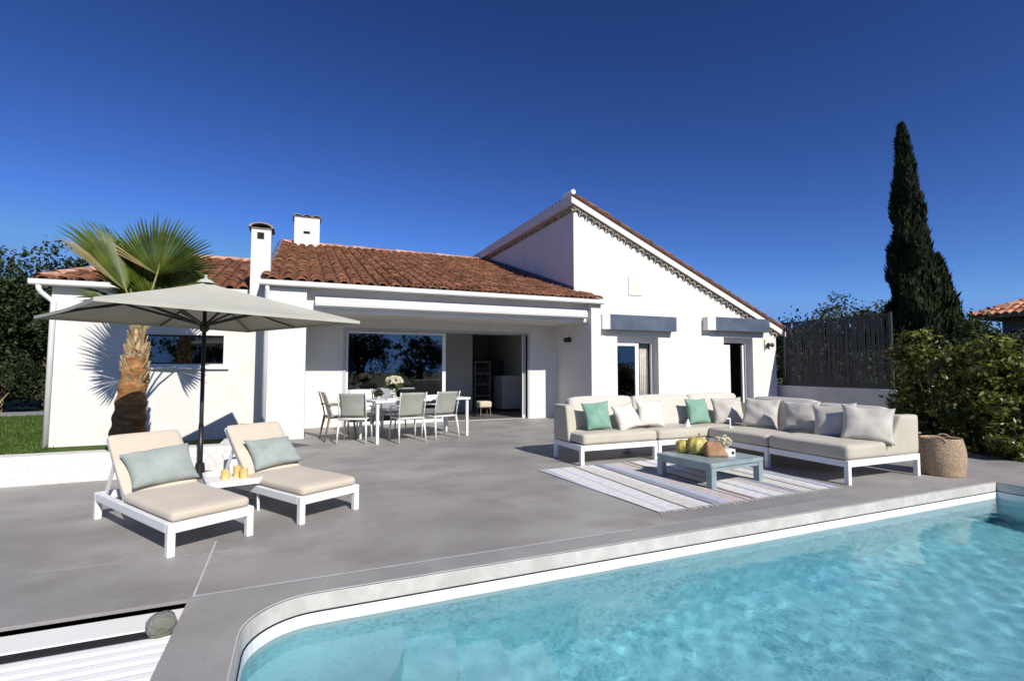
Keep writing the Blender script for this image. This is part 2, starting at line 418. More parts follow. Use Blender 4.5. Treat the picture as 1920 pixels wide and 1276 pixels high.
def leaves(pts, nrm, size, aspect=.45, jitter=.9):
    """one folded-diamond leaf (two triangles as a quad) per point"""
    n = len(pts)
    d = nrm + RNG.normal(0, jitter, (n, 3)); d /= np.linalg.norm(d, axis=1)[:, None] + 1e-9
    t = RNG.normal(0, 1, (n, 3)); t -= d * np.sum(t * d, 1)[:, None]; t /= np.linalg.norm(t, axis=1)[:, None] + 1e-9
    b = np.cross(d, t)
    s = (size * RNG.uniform(.6, 1.35, n))[:, None]
    tip = pts + t * s; base = pts - t * s * .6
    mid = pts + d * s * .12
    l = mid + b * s * aspect; r = mid - b * s * aspect
    v = np.stack([base, l, tip, r], 1).reshape(-1, 3)
    q = np.arange(4 * n).reshape(n, 4)
    return v, q
def crown_pts(blobs, n, shell=.35, clump=.16, nclump=None):
    """points in clumps near the surface of a union of ellipsoids; returns pts and outward normals"""
    w = np.array([(b[3] * b[4] * b[5]) ** .66 for b in blobs]); w = w / w.sum()
    nc = nclump or max(40, n // 28)
    idx = RNG.choice(len(blobs), nc, p=w); B = np.array(blobs)[idx]
    u = RNG.normal(0, 1, (nc, 3)); u /= np.linalg.norm(u, axis=1)[:, None]
    rad = 1 - shell * RNG.random(nc) ** 1.4 + RNG.normal(0, .07, nc)
    cc = B[:, :3] + u * B[:, 3:6] * rad[:, None]
    k = RNG.integers(0, nc, n)
    sc = np.mean(B[:, 3:6], 1)[k][:, None]
    p = cc[k] + RNG.normal(0, 1, (n, 3)) * clump * sc * np.array([1, 1, .75])
    return p, u[k]

# ------------------------------------------------------------------ camera
CAMH = 1.35
cam_d = bpy.data.cameras.new('camera'); cam = bpy.data.objects.new('camera', cam_d); COL.objects.link(cam)
cam_d.sensor_width = 36.; cam_d.lens = 36. * 940. / 1920.
cam_d.clip_start = .05; cam_d.clip_end = 2000
cam.location = (0, 0, CAMH)
cam.rotation_euler = (R(90 + 3.0448), 0, -R(22.919))
S.camera = cam

# ------------------------------------------------------------------ light
AZ, EL = R(11.5), R(36)
sd = bpy.data.lights.new('sun', 'SUN'); so = bpy.data.objects.new('sun', sd); COL.objects.link(so)
sd.energy = 4.6; sd.angle = R(.53); sd.color = (1., .955, .88)
ldir = Vector((-math.sin(AZ) * math.cos(EL), math.cos(AZ) * math.cos(EL), -math.sin(EL)))
so.rotation_euler = ldir.to_track_quat('-Z', 'Y').to_euler()
so.location = (3, -6, 9)
W = bpy.data.worlds.new('World'); S.world = W; W.use_nodes = True
nt = W.node_tree; nt.nodes.clear()
sky = nt.nodes.new('ShaderNodeTexSky'); sky.sky_type = 'NISHITA'; sky.sun_disc = False
sky.sun_elevation = EL
tosun = -ldir
sky.sun_rotation = math.atan2(tosun.x, tosun.y)
sky.altitude = 250; sky.air_density = .9; sky.dust_density = .25; sky.ozone_density = 3.
# polarised deep blue: steeper and bluer than the plain model
def wmul(src, c):
    m = nt.nodes.new('ShaderNodeMix'); m.data_type = 'RGBA'; m.blend_type = 'MULTIPLY'; m.inputs[0].default_value = 1.
    nt.links.new(src, m.inputs[6]); m.inputs[7].default_value = (*c, 1); return m.outputs[2]
gmm = nt.nodes.new('ShaderNodeGamma'); gmm.inputs[1].default_value = 1.55
nt.links.new(wmul(sky.outputs[0], (.06 * .72, .06 * .88, .06 * 1.12)), gmm.inputs[0])
bg = nt.nodes.new('ShaderNodeBackground'); bg.inputs[1].default_value = .1
wo = nt.nodes.new('ShaderNodeOutputWorld')
dk = nt.nodes.new('ShaderNodeMix'); dk.data_type = 'RGBA'; dk.blend_type = 'DARKEN'; dk.inputs[0].default_value = 1.
nt.links.new(wmul(gmm.outputs[0], (34., 29.5, 28.)), dk.inputs[6]); dk.inputs[7].default_value = (1.45, 3.1, 6.8, 1)
nt.links.new(dk.outputs[2], bg.inputs[0]); nt.links.new(bg.outputs[0], wo.inputs[0])
S.view_settings.view_transform = 'Standard'; S.view_settings.look = 'None'; S.view_settings.gamma = 1; S.view_settings.exposure = .17
S.cycles.max_bounces = 8; S.cycles.transparent_max_bounces = 12
S.cycles.caustics_reflective = False; S.cycles.caustics_refractive = False
S.cycles.sample_clamp_indirect = 6

# ------------------------------------------------------------------ ground, terrace, pool
POOL = (-.245, 7.58, -4.2, 3.29); WZ = -.178
PIT = (-9., -.57, -.6, 3.5)
def rect_sheet(mb, x0, x1, y0, y1, z): mb.add([(x0, y0, z), (x1, y0, z), (x1, y1, z), (x0, y1, z)], [(0, 1, 2, 3)])
g = MB()
for a in ((-260, -9.2, -120, 260), (-9.2, 7.8, 3.6, 260), (7.8, 260, -120, 260), (-9.2, 7.8, -120, -4.4)):
    rect_sheet(g, *a, -.16)
tag(g.build('ground', 'ground_far', fix=False), kind='structure')
lw = MB(); rect_sheet(lw, -14, -4.0, 7.7, 19., -.05); rect_sheet(lw, -4.0, -.8, 7.7, 11.5, -.05)
tag(lw.build('lawn', 'grass_soil', fix=False), kind='structure')
pth = MB(); pth.box(-16, -4.3, 19.05, 20.3, -.14, -.03)
tag(pth.build('path', 'path_grey'), kind='structure')
# grass blades
n = 26000
gx = RNG.uniform(-11, -3.9, n); gy = 7.75 + RNG.random(n) ** 1.3 * 11.2
base = np.stack([gx, gy, np.full(n, -.05)], 1); hgt = RNG.uniform(.03, .085, n)
ang = RNG.uniform(0, 6.28, n); wd = .008
dx = np.stack([np.cos(ang), np.sin(ang), np.zeros(n)], 1) * wd
lean = np.stack([RNG.normal(0, .025, n), RNG.normal(0, .025, n), hgt], 1)
gv = np.stack([base - dx, base + dx, base + lean], 1).reshape(-1, 3)
tag(np_mesh('grass', gv, np.arange(3 * n).reshape(n, 3), 'grass_blade'), 'short mown green grass beside the house', 'grass', kind='stuff')

# terrace slabs (concrete) - one mesh, with the pale joints let in
t = MB()
def slab(x0, x1, y0, y1): t.box(x0, x1, y0, y1, -.14, 0.)
slab(-9., -.57, 3.5, 7.55)                    # left part, behind the pool cover
slab(-.57, 9.25, 3.52, 7.55)
slab(-.70, 13.8, 7.55, 10.6)
slab(.12, 6.45, 10.6, 12.1); slab(6.45, 13.8, 10.6, 11.17)
t.prism([(9.25, 3.52), (9.9, 3.52), (9.6, 5.2), (9.25, 6.4)], 'z', -.14, 0.)
slab(9.25, 13.8, 6.9, 7.55)
t.mi = 1
def joint(x0, y0, x1, y1, w=.012):
    d = Vector((x1 - x0, y1 - y0)).normalized(); p = Vector((-d.y, d.x)) * w / 2
    t.add([(x0 - p.x, y0 - p.y, .003), (x1 - p.x, y1 - p.y, .003), (x1 + p.x, y1 + p.y, .003), (x0 + p.x, y0 + p.y, .003)], [(0, 1, 2, 3)])
joint(-.55, 3.53, -.57, 4.55); joint(-1.6, 4.33, -.3, 4.27, .008); joint(-.56, 3.525, 2.6, 3.525, .016); joint(2.6, 3.525, 5., 3.525, .008)
tag(t.build('terrace', ['deck', 'joint'], fix=False), kind='structure')

# pool coping round the basin with one rounded corner
def rounded(x0, x1, y1, ylow, r, n=10):
    pts = [(x0, ylow)]
    for i in range(n + 1):
        a = math.pi - i / n * math.pi / 2
        pts.append((x0 + r + r * math.cos(a), y1 - r + r * math.sin(a)))
    pts.append((x1, y1)); pts.append((x1, ylow))
    return pts
inner = rounded(POOL[0], POOL[1], POOL[3], POOL[2], .36)
cp = MB()
def strip(mb, A, Bp):   # quads between two polylines (3D)
    n = len(A); vs = A + Bp
    mb.add(vs, [(i, i + 1, n + i + 1, n + i) for i in range(n - 1)])
outer = [(-.57, POOL[2])] + [(-.57 + (POOL[0] + .0 + .57) * 0, POOL[3] - .36)] + []
# top of the coping: left band, far band, corner, right band
N = 10
arc = inner[1:1 + N + 1]
arc_out = []
for i, (x, y) in enumerate(arc):
    tt = i / N
    arc_out.append((-.57, POOL[3] - .36 + (3.52 - POOL[3] + .36) * min(1, tt * 2)) if tt <= .5 else (-.57 + (POOL[0] + .36 + .57) * (tt - .5) * 2, 3.52))
A = [(*p, 0.) for p in [inner[0]] + arc + [inner[-2]]]
Bp = [(-.57, POOL[2], 0.)] + [(*p, 0.) for p in arc_out] + [(POOL[1], 3.52, 0.)]
strip(cp, A, Bp)
cp.add([(POOL[1], POOL[2], 0), (POOL[1] + .5, POOL[2], 0), (POOL[1] + .5, 3.52, 0), (POOL[1], 3.52, 0)], [(0, 1, 2, 3)])
cp.add([(POOL[1] + .5, POOL[2], -.001), (9.9, POOL[2], -.001), (9.9, 3.52, -.001), (POOL[1] + .5, 3.52, -.001)], [(0, 1, 2, 3)])
# outer side towards the cover pit
cp.add([(-.57, POOL[2], 0), (-.57, 3.5, 0), (-.57, 3.5, -.3), (-.57, POOL[2], -.3)], [(0, 1, 2, 3)])
# pale worn arris + stone edge
lip = [(x, y) for x, y in [inner[0]] + arc + [inner[-2], inner[-1]]]
def inset(pts, d):
    out = []
    for i, p in enumerate(pts):
        a = Vector(pts[max(i - 1, 0)]); b = Vector(pts[min(i + 1, len(pts) - 1)])
        if i == len(pts) - 2: out.append((p[0] - d, p[1] - d)); continue
        tdir = (b - a).normalized(); nrm = Vector((tdir.y, -tdir.x)); out.append((p[0] + nrm.x * d, p[1] + nrm.y * d))
    return out
L0 = [(*p, 0.002) for p in inset(lip, -.018)]; L1 = [(*p, -.006) for p in lip]; L2 = [(*p, -.10) for p in lip]
cp.mi = 1; strip(cp, L0, L1)
cp.mi = 2; strip(cp, L1, L2)
tag(cp.build('pool_coping', ['coping', 'joint', 'stone_edge'], fix=True), kind='structure')
# basin
pb = MB()
i1 = inset(lip, .007)
B0 = [(*p, -.10) for p in lip]; B1 = [(*p, -.108) for p in i1]; B2 = [(*p, -.40) for p in i1]; B3 = [(*p, -1.25) for p in i1]
pb.mi = 2; strip(pb, B0, B1)
pb.mi = 0; strip(pb, B1, [(*p, WZ - .06) for p in i1]); pb.mi = 1; strip(pb, [(*p, WZ - .06) for p in i1], B3)
pb.add([(POOL[0] - .3, POOL[2], -1.25), (POOL[1] + .3, POOL[2], -1.25), (POOL[1] + .3, POOL[3] + .3, -1.25), (POOL[0] - .3, POOL[3] + .3, -1.25)], [(0, 1, 2, 3)])
pb.add([(POOL[0], POOL[2], 0), (POOL[1], POOL[2], 0), (POOL[1], POOL[2], -1.25), (POOL[0], POOL[2], -1.25)], [(0, 1, 2, 3)])
# quarter-round corner steps
pb.mi = 3
cxs, cys = POOL[0], POOL[3]
def qstep(r, ztop, zlow):
    n = 24; arcp = [(cxs + r * math.cos(-math.pi / 2 + i / n * math.pi / 2 * 1.0), cys + r * math.sin(-math.pi / 2 + i / n * math.pi / 2)) for i in range(n + 1)]
    vs = [(cxs, cys, ztop)] + [(x, y, ztop) for x, y in arcp] + [(x, y, zlow) for x, y in arcp]
    pb.add(vs, [(0, i + 1, i + 2) for i in range(n)] + [(i + 1, n + 2 + i, n + 3 + i, i + 2) for i in range(n)])
for r, z in ((.88, -.42), (1.2, -.62), (1.52, -.84), (1.84, -1.04)): qstep(r, z, -1.25)
tag(pb.build('pool_basin', ['pool_liner', 'pool_mosaic', 'dark_void', 'step_mosaic'], fix=False), kind='structure')
# water surface, gently waved
nx, ny = 440, 420
xs = np.linspace(POOL[0] + .004, POOL[1] - .004, nx); ys = np.linspace(POOL[2] + .01, POOL[3] - .004, ny)
X, Y = np.meshgrid(xs, ys)
Z = np.full_like(X, WZ)
for _ in range(44):
    k = RNG.uniform(5, 42); a = RNG.uniform(0, 6.28); Z += .0024 / k * np.sin(k * (X * math.cos(a) + Y * math.sin(a)) + RNG.uniform(0, 6.28))
vv = np.stack([X, Y, Z], 2).reshape(-1, 3)
ii = np.arange(nx * ny).reshape(ny, nx)
qq = np.stack([ii[:-1, :-1], ii[:-1, 1:], ii[1:, 1:], ii[1:, :-1]], 2).reshape(-1, 4)
tag(np_mesh('water', vv, qq, 'water', smooth=True), kind='structure')

# pool cover in its pit
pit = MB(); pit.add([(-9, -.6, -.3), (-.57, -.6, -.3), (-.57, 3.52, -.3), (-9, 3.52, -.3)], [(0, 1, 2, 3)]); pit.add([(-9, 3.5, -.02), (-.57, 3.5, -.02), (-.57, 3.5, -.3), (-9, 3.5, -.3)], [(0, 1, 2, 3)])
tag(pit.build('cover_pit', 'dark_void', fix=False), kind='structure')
cv = empty('pool_cover', (-3, 2., -.1), 0, 'white slatted roll-out pool cover lying in its pit beside the pool', 'pool cover')
b = MB(); b.box(-9, -.575, 3.235, 3.445, -.12, -.022); b.build('beam', 'cover_cream', cv, True, bevel=.006)
b = MB(); b.box(-9, -.575, 3.172, 3.233, -.1, -.028); b.build('gap_shade', 'dark_void', cv, True)  # black strip closing the sunlit gap: shade put in as colour
b = MB()
y = 3.17
while y > -.5:
    b.prism([(y - .0835, -.045), (y - .080, -.039), (y - .062, -.0345), (y - .022, -.034), (y - .004, -.0385), (y, -.045), (y, -.07), (y - .0835, -.07)], 'x', -9, -.575); y -= .084
b.build('slats', 'cover_white', cv, True)
# mossy ball-shaped stone in the corner of the pit
st = MB()
def wob(a, i): return 1 + .08 * math.sin(3 * a + i) + .05 * math.sin(7 * a + 2 * i)
st.lathe([(.002, -.065), (.04, -.058), (.062, -.032), (.07, 0), (.062, .035), (.04, .055), (.002, .064)], (0, 0, 0), 20, wob)
o = st.build('stone', 'rock', smooth=True); o.location = (-.635, 3.19, .01)
tag(o, 'rough rounded grey stone with green moss at the corner of the white pool cover', 'stone')

# ------------------------------------------------------------------ low garden wall
gw = empty('garden_wall', (-4, 7.65, 0), 0, 'low rough white rendered wall between terrace and lawn', 'wall')
b = MB(); b.box(-12, -.72, 7.5, 7.78, -.15, .33); b.box(-.98, -.72, 7.78, 10.34, -.15, .33)
o = b.build('wall_body', 'wall_rough', gw, True, bevel=.02)

# ------------------------------------------------------------------ house
H = empty('house', (3, 12, 0), 0, 'single-storey white rendered villa with terracotta tile roofs and a covered porch', 'house')
def hb(name, matn, boxes, parent=None, bevel=.004, **k):
    b = MB()
    for x in boxes: b.box(*x)
    return b.build(name, matn, parent or H, True, bevel=bevel, **k)
GY = 11.17
# gable front wall with two french-window openings
gw_ = MB()
zl = lambda x: 5.72 - (x - 6.45) * (5.72 - 2.62) / (13.65 - 6.45)
OP = ((7.76, 9.11, 2.17), (11.5, 12.66, 2.24))
def wall_panel(mb, x0, x1, z0, z1a, z1b, y0=GY, y1=GY + .34):
    mb.prism([(x0, z0), (x1, z0), (x1, z1b), (x0, z1a)], 'y', y0, y1)
xs_ = [6.45, OP[0][0], OP[0][1], OP[1][0], OP[1][1], 13.65]
for i in range(5):
    x0, x1 = xs_[i], xs_[i + 1]
    z0 = -.1 if i in (0, 2, 4) else OP[0 if i == 1 else 1][2]
    wall_panel(gw_, x0, x1, z0, zl(x0), zl(x1))
gw_.box(13.35, 13.65, GY + .34, 19.4, -.1, 2.6)
gw_.build('gable_wall', 'wall_white', H, True)
sw = MB(); sw.box(6.45, 6.75, GY + .34, 19.4, -.1, 5.70)
sw.box(6.45, 6.72, 10.35, GY, -.1, 2.9)
sw.build('side_wall', 'wall_white', H, True)
# porch back wall (either side and above of the sliding door), porch flank, ceiling, beam
DX0, DX1, DZ = .97, 5.56, 2.20
hb('porch_wall', 'wall_white', [(.12, DX0, 12.1, 12.4, -.1, 2.46), (DX1, 6.45, 12.1, 12.4, -.1, 2.46), (DX0, DX1, 12.1, 12.4, DZ, 2.46)], bevel=0)
hb('porch_ceiling', 'wall_white', [(.12, 6.45, 10.7, 12.1, 2.46, 2.56)], bevel=0)
hb('porch_beam', 'wall_white', [(.10, 6.45, 10.52, 10.7, 2.44, 2.9)], bevel=.006)
hb('porch_column', 'wall_white', [(-.64, .10, 10.35, 12.1, -.12, 2.88)], bevel=.012)
# wing
WY = 11.3
WX = (-2.70, -1.39, 1.41, 1.97)
hb('wing_wall', 'wall_white', [(-4.07, WX[0], WY, WY + .3, -.2, 2.78), (WX[1], -.64, WY, WY + .3, -.2, 2.78), (WX[0], WX[1], WY, WY + .3, -.2, WX[2]), (WX[0], WX[1], WY, WY + .3, WX[3], 2.78),
                                (-4.07, -3.77, WY + .3, 19, -.2, 2.78)], bevel=0)
win = hb('window', 'black_metal', [(WX[0], WX[1], WY + .16, WY + .20, WX[2], WX[2] + .03), (WX[0], WX[1], WY + .16, WY + .20, WX[3] - .03, WX[3]), (WX[0], WX[0] + .03, WY + .16, WY + .2, WX[2] + .03, WX[3] - .03), (WX[1] - .03, WX[1], WY + .16, WY + .2, WX[2] + .03, WX[3] - .03)], bevel=0)
hb('pane', 'glass_window', [(WX[0] + .03, WX[1] - .03, WY + .175, WY + .185, WX[2] + .03, WX[3] - .03)], win, bevel=0)
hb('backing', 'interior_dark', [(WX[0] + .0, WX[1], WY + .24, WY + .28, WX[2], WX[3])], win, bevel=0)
hb('sill', 'white_paint', [(WX[0] - .05, WX[1] + .1, WY - .06, WY - .002, WX[2] - .1, WX[2] - .05)], win, bevel=.006)

# --- roofs of canal tiles
def canal_roof(name, org, ux, uy, nu, nv, pitch, row, parent=H, trim=None, matn='tile_roof'):
    """ux: unit along the eave, uy: unit up the slope; barrel cover tiles over dark channels"""
    org = Vector(org); ux = Vector(ux).normalized(); uy = Vector(uy).normalized(); un = ux.cross(uy).normalized()
    if un.z < 0: un = -un
    V = []; F = []
    ns = 6
    for i in range(nu):
        for j in range(nv):
            if trim and not trim((i + .5) * pitch, (j + .5) * row): continue
            jx = rnd(-.012, .012); jn = rnd(-.006, .008); tw = rnd(-.01, .01)
            b0 = len(V)
            for e, (vv_, rr, hh) in enumerate(((j * row - .05, pitch * .40, .026), ((j + 1) * row + .0, pitch * .32, .0))):
                for k in range(ns + 1):
                    a = math.pi * k / ns
                    u = (i + .5) * pitch + jx + (tw if e else -tw) + rr * math.cos(a)
                    h = rr * .72 * math.sin(a) + hh + jn + .012
                    V.append(org + ux * u + uy * vv_ + un * h)
            for k in range(ns): F.append((b0 + k, b0 + k + 1, b0 + ns + 2 + k, b0 + ns + 1 + k))
            # lower lip thickness
            b1 = len(V)
            for k in range(ns + 1):
                a = math.pi * k / ns; rr = pitch * .32
                V.append(org + ux * ((i + .5) * pitch + jx - tw + rr * math.cos(a)) + uy * (j * row - .05) + un * (rr * .72 * math.sin(a) + .026 + jn))
            for k in range(ns): F.append((b0 + k, b0 + k + 1, b1 + k + 1, b1 + k))
    mb = MB(); mb.add(V, F)
    return mb, (org, ux, uy, un)
SL = math.atan(.319)
def slope_roof(name, x0, x1, yE, zE, length, trim=None, hip=None):
    nu = int(round((x1 - x0) / .25)); p = (x1 - x0) / nu; nv = int(length / .37)
    mb, (org, ux, uy, un) = canal_roof(name, (x0, yE, zE), (1, 0, 0), (0, math.cos(SL), math.sin(SL)), nu, nv, p, length / nv, trim=trim)
    return mb, (org, ux, uy, un)
# main roof
LEN = 8.3
mb, (org, ux, uy, un) = slope_roof('main', -.62, 6.45, 10.26, 2.955, LEN)
mbR, _x = slope_roof('main', 6.45, 6.74, 10.26, 2.955, .95)
mb.add(mbR.v, mbR.f)
mb.mi = 1
for x0, x1, L in ((-.62, 6.45, LEN), (6.45, 6.74, .94)):
    q = [org + uy * v + un * h + Vector((x - org.x, 0, 0)) for h in (.012, -.10) for (x, v) in ((x0, .0), (x1, .0), (x1, L), (x0, L))]
    mb.add(q, [(0, 1, 2, 3), (7, 6, 5, 4), (0, 4, 5, 1), (1, 5, 6, 2), (2, 6, 7, 3), (3, 7, 4, 0)])
roof = mb.build('roof', ['tile_roof', 'tile_channel'], H, True, fix=False, smooth=False)
def ridge(name, p0, p1, rad, parent, step=.36, matn='ridge_mortar'):
    p0 = Vector(p0); p1 = Vector(p1); L = (p1 - p0).length; n = int(L / step); d = (p1 - p0) / n
    mb = MB()
    for i in range(n):
        a = p0 + d * i; bb = p0 + d * (i + 1.08); s_ = d.cross(Vector((0, 0, 1))).normalized(); up = s_.cross(d.normalized())
        if up.z < 0: up = -up
        j = rnd(-.012, .012); V = []
        for p, rr in ((a, rad), (bb, rad * .86)):
            for k in range(8):
                an = math.pi * k / 7; V.append(p + s_ * rr * math.cos(an) + up * (rr * math.sin(an) * .9 + j))
        mb.add(V, [(k, k + 1, k + 9, k + 8) for k in range(7)])
    return mb.build(name, matn, parent, True, fix=False)
top = org + uy * LEN
ridge('ridge', (-.62, top.y, top.z), (6.45, top.y, top.z), .13, roof)
ridge('verge', (-.62, 10.26, 2.975), (-.62, top.y, top.z + .03), .10, roof, matn='tile_roof')
# wing roof with a hipped left end
wx0, wx1 = -4.25, -.66; WL = 4.55
mb, (o2, u2, v2, n2) = slope_roof('wing', wx0, wx1, 11.16, 2.87, WL, trim=lambda u, v: u > v * math.cos(SL) * .36 - .02)
mb.mi = 1
hp = WL * math.cos(SL) * .36
q = [o2 + v2 * v + n2 * h + u2 * u for h in (.012, -.08) for (u, v) in ((0, 0), (wx1 - wx0, 0), (wx1 - wx0, WL), (hp, WL))]
mb.add(q, [(0, 1, 2, 3), (7, 6, 5, 4), (0, 4, 5, 1), (1, 5, 6, 2), (2, 6, 7, 3), (3, 7, 4, 0)])
wr = mb.build('roof', ['tile_roof', 'tile_channel'], H, True, fix=False)
tp = o2 + v2 * WL
ridge('ridge', (wx0 + hp, tp.y, tp.z), (wx1, tp.y, tp.z), .13, wr)
ridge('hip', (wx0 + .04, 11.16, 2.89), (wx0 + hp, tp.y, tp.z + .02), .12, wr)
bk = MB()   # hipped end and back slopes so the roofs are closed solids
bk.add([(wx0, 11.16, 2.86), (wx0 + hp, tp.y, tp.z), (wx0 + hp, tp.y + 4.4, tp.z - 1.4), (wx0, tp.y + 4.4, 2.86)], [(0, 1, 2, 3)])
bk.add([(wx0 + hp, tp.y, tp.z), (wx1, tp.y, tp.z), (wx1, tp.y + 4.4, tp.z - 1.4), (wx0 + hp, tp.y + 4.4, tp.z - 1.4)], [(0, 1, 2, 3)])
bk.add([(-.62, top.y, top.z), (6.45, top.y, top.z), (6.45, top.y + 6, top.z - 1.9), (-.62, top.y + 6, top.z - 1.9)], [(0, 1, 2, 3)])
bk.add([(-.6, 10.4, 2.85), (-.6, top.y, top.z - .09), (-.6, top.y, 2.6), (-.6, 10.4, 2.6)], [(0, 1, 2, 3)])
bk.build('roof_back', 'tile_channel', H, True, fix=False)
# gable roof (mono-pitch falling to the right), seen nearly edge on
sa = math.atan2(5.72 - 2.62, 13.65 - 6.45)
GL = 8.45; gx0, gz0 = 6.36, 5.80
# tiles run down +x: eave direction is y
nu = int(8.6 / .215)
mb, (o3, u3, v3, n3) = canal_roof('gr', (gx0 + GL * math.cos(sa), GY - .16, gz0 - GL * math.sin(sa)), (0, 1, 0), (-math.cos(sa), 0, math.sin(sa)), nu, 22, 8.6 / nu, GL / 22)
mb.mi = 1
q = [o3 + v3 * v + n3 * h + u3 * u for h in (.012, -.05) for (u, v) in ((0, 0), (8.6, 0), (8.6, GL), (0, GL))]
mb.add(q, [(0, 1, 2, 3), (7, 6, 5, 4), (0, 4, 5, 1), (1, 5, 6, 2), (2, 6, 7, 3), (3, 7, 4, 0)])
gr = mb.build('roof', ['tile_roof', 'tile_channel'], H, True, fix=False)
# white rake bands under the roof edge, and the scalloped tile cornice below them
b = MB()
def rake(x0, x1, up, dn, y0, y1):
    b.prism([(x0, zl(x0) + dn), (x1, zl(x1) + dn), (x1, zl(x1) + up), (x0, zl(x0) + up)], 'y', y0, y1)
rake(6.33, 13.95, .075, -.20, GY - .12, GY - .002)
b.box(6.33, 6.448, GY - .002, 19.4, zl(6.45) - .20, zl(6.45) + .07)
b.build('rake_band', 'wall_white', H, True)
cn = MB()
def barrel_end(c, ax, out, r, depth):
    """small half-round tile end: shell, axis along out, arch plane spanned by ax and up"""
    c = Vector(c); ax = Vector(ax).normalized(); out = Vector(out).normalized(); up = ax.cross(out)
    if up.z < 0: up = -up
    V = []
    for dd in (0, depth):
        for rr in (r, r * .68):
            for k in range(9):
                a = math.pi * k / 8; V.append(c + out * dd + ax * rr * math.cos(a) + up * rr * math.sin(a))
    F = []
    for k in range(8):
        F += [(18 + k, 18 + k + 1, 27 + k + 1, 27 + k), (k, k + 1, 18 + k + 1, 18 + k), (9 + k, 27 + k, 27 + k + 1, 9 + k + 1)]
    cn.add(V, F)
L = math.hypot(13.65 - 6.45, 5.72 - 2.62); nn = 36
for i in range(nn):
    tt = (i + .4) / nn; x = 6.45 + 7.2 * tt
    barrel_end((x + rnd(-.01, .01), GY - .002, zl(x) - .345), (math.cos(sa), 0, -math.sin(sa)), (0, -1, 0), .10 * rnd(.92, 1.05), .07)
for i in range(38):
    y = GY + .05 + i * .215
    barrel_end((6.448, y, zl(6.45) - .345), (0, 1, 0), (-1, 0, 0), .10 * rnd(.92, 1.05), .07)
cn.build('cornice', 'genoise_tile', H, True, fix=False)
# mortar bed behind the cornice
b = MB(); b.prism([(6.40, zl(6.45) - .245), (13.7, zl(13.65) - .245), (13.7, zl(13.65) - .2), (6.40, zl(6.45) - .2)], 'y', GY - .06, GY - .001)
b.build('cornice_bed', 'genoise_tile', H, True)
fl = MB(); fp = lambda v, dx, dz: (org + uy * v + un * dz + Vector((6.45 - org.x + dx, 0, 0)))
fl.add([fp(v, dx, dz) for v in (.98, LEN) for dx, dz in ((-.10, .07), (-.004, .075), (-.004, .16))], [(0, 1, 4, 3), (1, 2, 5, 4)])
fl.build('flashing_shade', 'anthracite', H, True, fix=False)  # flashing whose dark colour also stands in for the shadow along the join
ca = MB(); ca.tube([(6.36, GY - .17, 5.83), (6.36, GY + .3, 5.83)], .065, 12); ca.build('ridge_cap', 'white_paint', H, True, smooth=False)
# gutters, downpipes
gu = MB()
def gutter(x0, x1, y, z, h=.095, d=.10):
    gu.prism([(y + d, z), (y + d, z + h), (y + d - .012, z + h), (y + d - .012, z + .02), (y + .02, z + .02), (y + .01, z + h + .006), (y - .008, z + h + .006), (y - .004, z + .02), (y + .015, z)], 'x', x0, x1)
gutter(-.72, 6.75, 10.215, 2.868); gu.build('gutter', 'gutter_white', H, True)
gu = MB(); gutter(-4.33, -.67, 11.10, 2.775); gu.build('gutter', 'gutter_white', H, True)
b = MB(); b.box(-.64, 6.72, 10.32, 10.52, 2.885, 2.93); b.box(-4.2, -.66, 11.2, 11.32, 2.79, 2.83); b.build('soffit', 'wall_white', H, True)
b = MB(); b.tube([(-4.20, 11.15, 2.78), (-4.20, 11.15, 2.72), (-4.18, 11.17, 2.66), (-4.09, 11.24, 2.56), (-4.03, 11.255, 2.50), (-4.03, 11.255, 2.3), (-4.05, 11.255, -.1)], .042, 10)
b.build('downpipe', 'gutter_white', H, True, smooth=True)
b = MB(); b.tube([(-.585, 10.28, 2.87), (-.585, 10.305, 2.8), (-.595, 10.305, 0)], .04, 10)
b.build('downpipe', 'gutter_white', H, True, smooth=True)
# chimneys
def chimney(x0, x1, y0, y1, z0, z1, hole, slot):
    b = MB(); b.box(x0, x1, y0, y1, z0, z1 - .0)
    c = b.build('chimney', 'wall_white', H, True, bevel=.008)
    hx0, hx1, hz0, hz1 = hole
    b = MB(); b.box(hx0, hx1, y0 - .004, y0 + .02, hz0, hz1); b.build('flue_opening', 'dark_void', c, True)
    cap = MB(); n = max(1, round((x1 - x0) / .24)); w = (x1 - x0 + .08) / n
    for i in range(n):
        cx_ = x0 - .04 + w * (i + .5)
        for (ya, yb) in ((y0 - .045, (y0 + y1) / 2 + .02), ((y0 + y1) / 2 - .02, y1 + .07)):
            V = []
            for yy in (ya, yb):
                for rr in (w * .52, w * .42):
                    for k in range(9):
                        a = math.pi * k / 8; V.append((cx_ + rr * math.cos(a), yy, z1 + rr * .45 * math.sin(a)))
            F = []
            for k in range(8): F += [(k, k + 1, 18 + k + 1, 18 + k), (9 + k, 27 + k, 28 + k, 10 + k), (k, 9 + k, 10 + k, k + 1), (18 + k, 19 + k, 28 + k, 27 + k)]
            cap.add(V, F)
    cap.box(x0 - .02, x1 + .02, y0 - .02, y1 + .02, z1 - .02, z1)
    cap.build('chimney_cap', 'genoise_tile', c, True, fix=False)
chimney(-.915, -.565, 10.75, 11.15, 2.6, 4.05, (-.81, -.69, 3.83, 3.96), None)
chimney(-.26, .52, 17.7, 18.4, 4.8, 6.30, (.02, .22, 5.74, 5.83), None)
# awning cassette
aw = MB(); aw.prism([(10.515, 2.525), (10.515, 2.72), (10.43, 2.72), (10.37, 2.69), (10.355, 2.60), (10.37, 2.545), (10.42, 2.525)], 'x', .25, 6.36)
aw.build('awning', 'awning_white', H, True, bevel=.006)
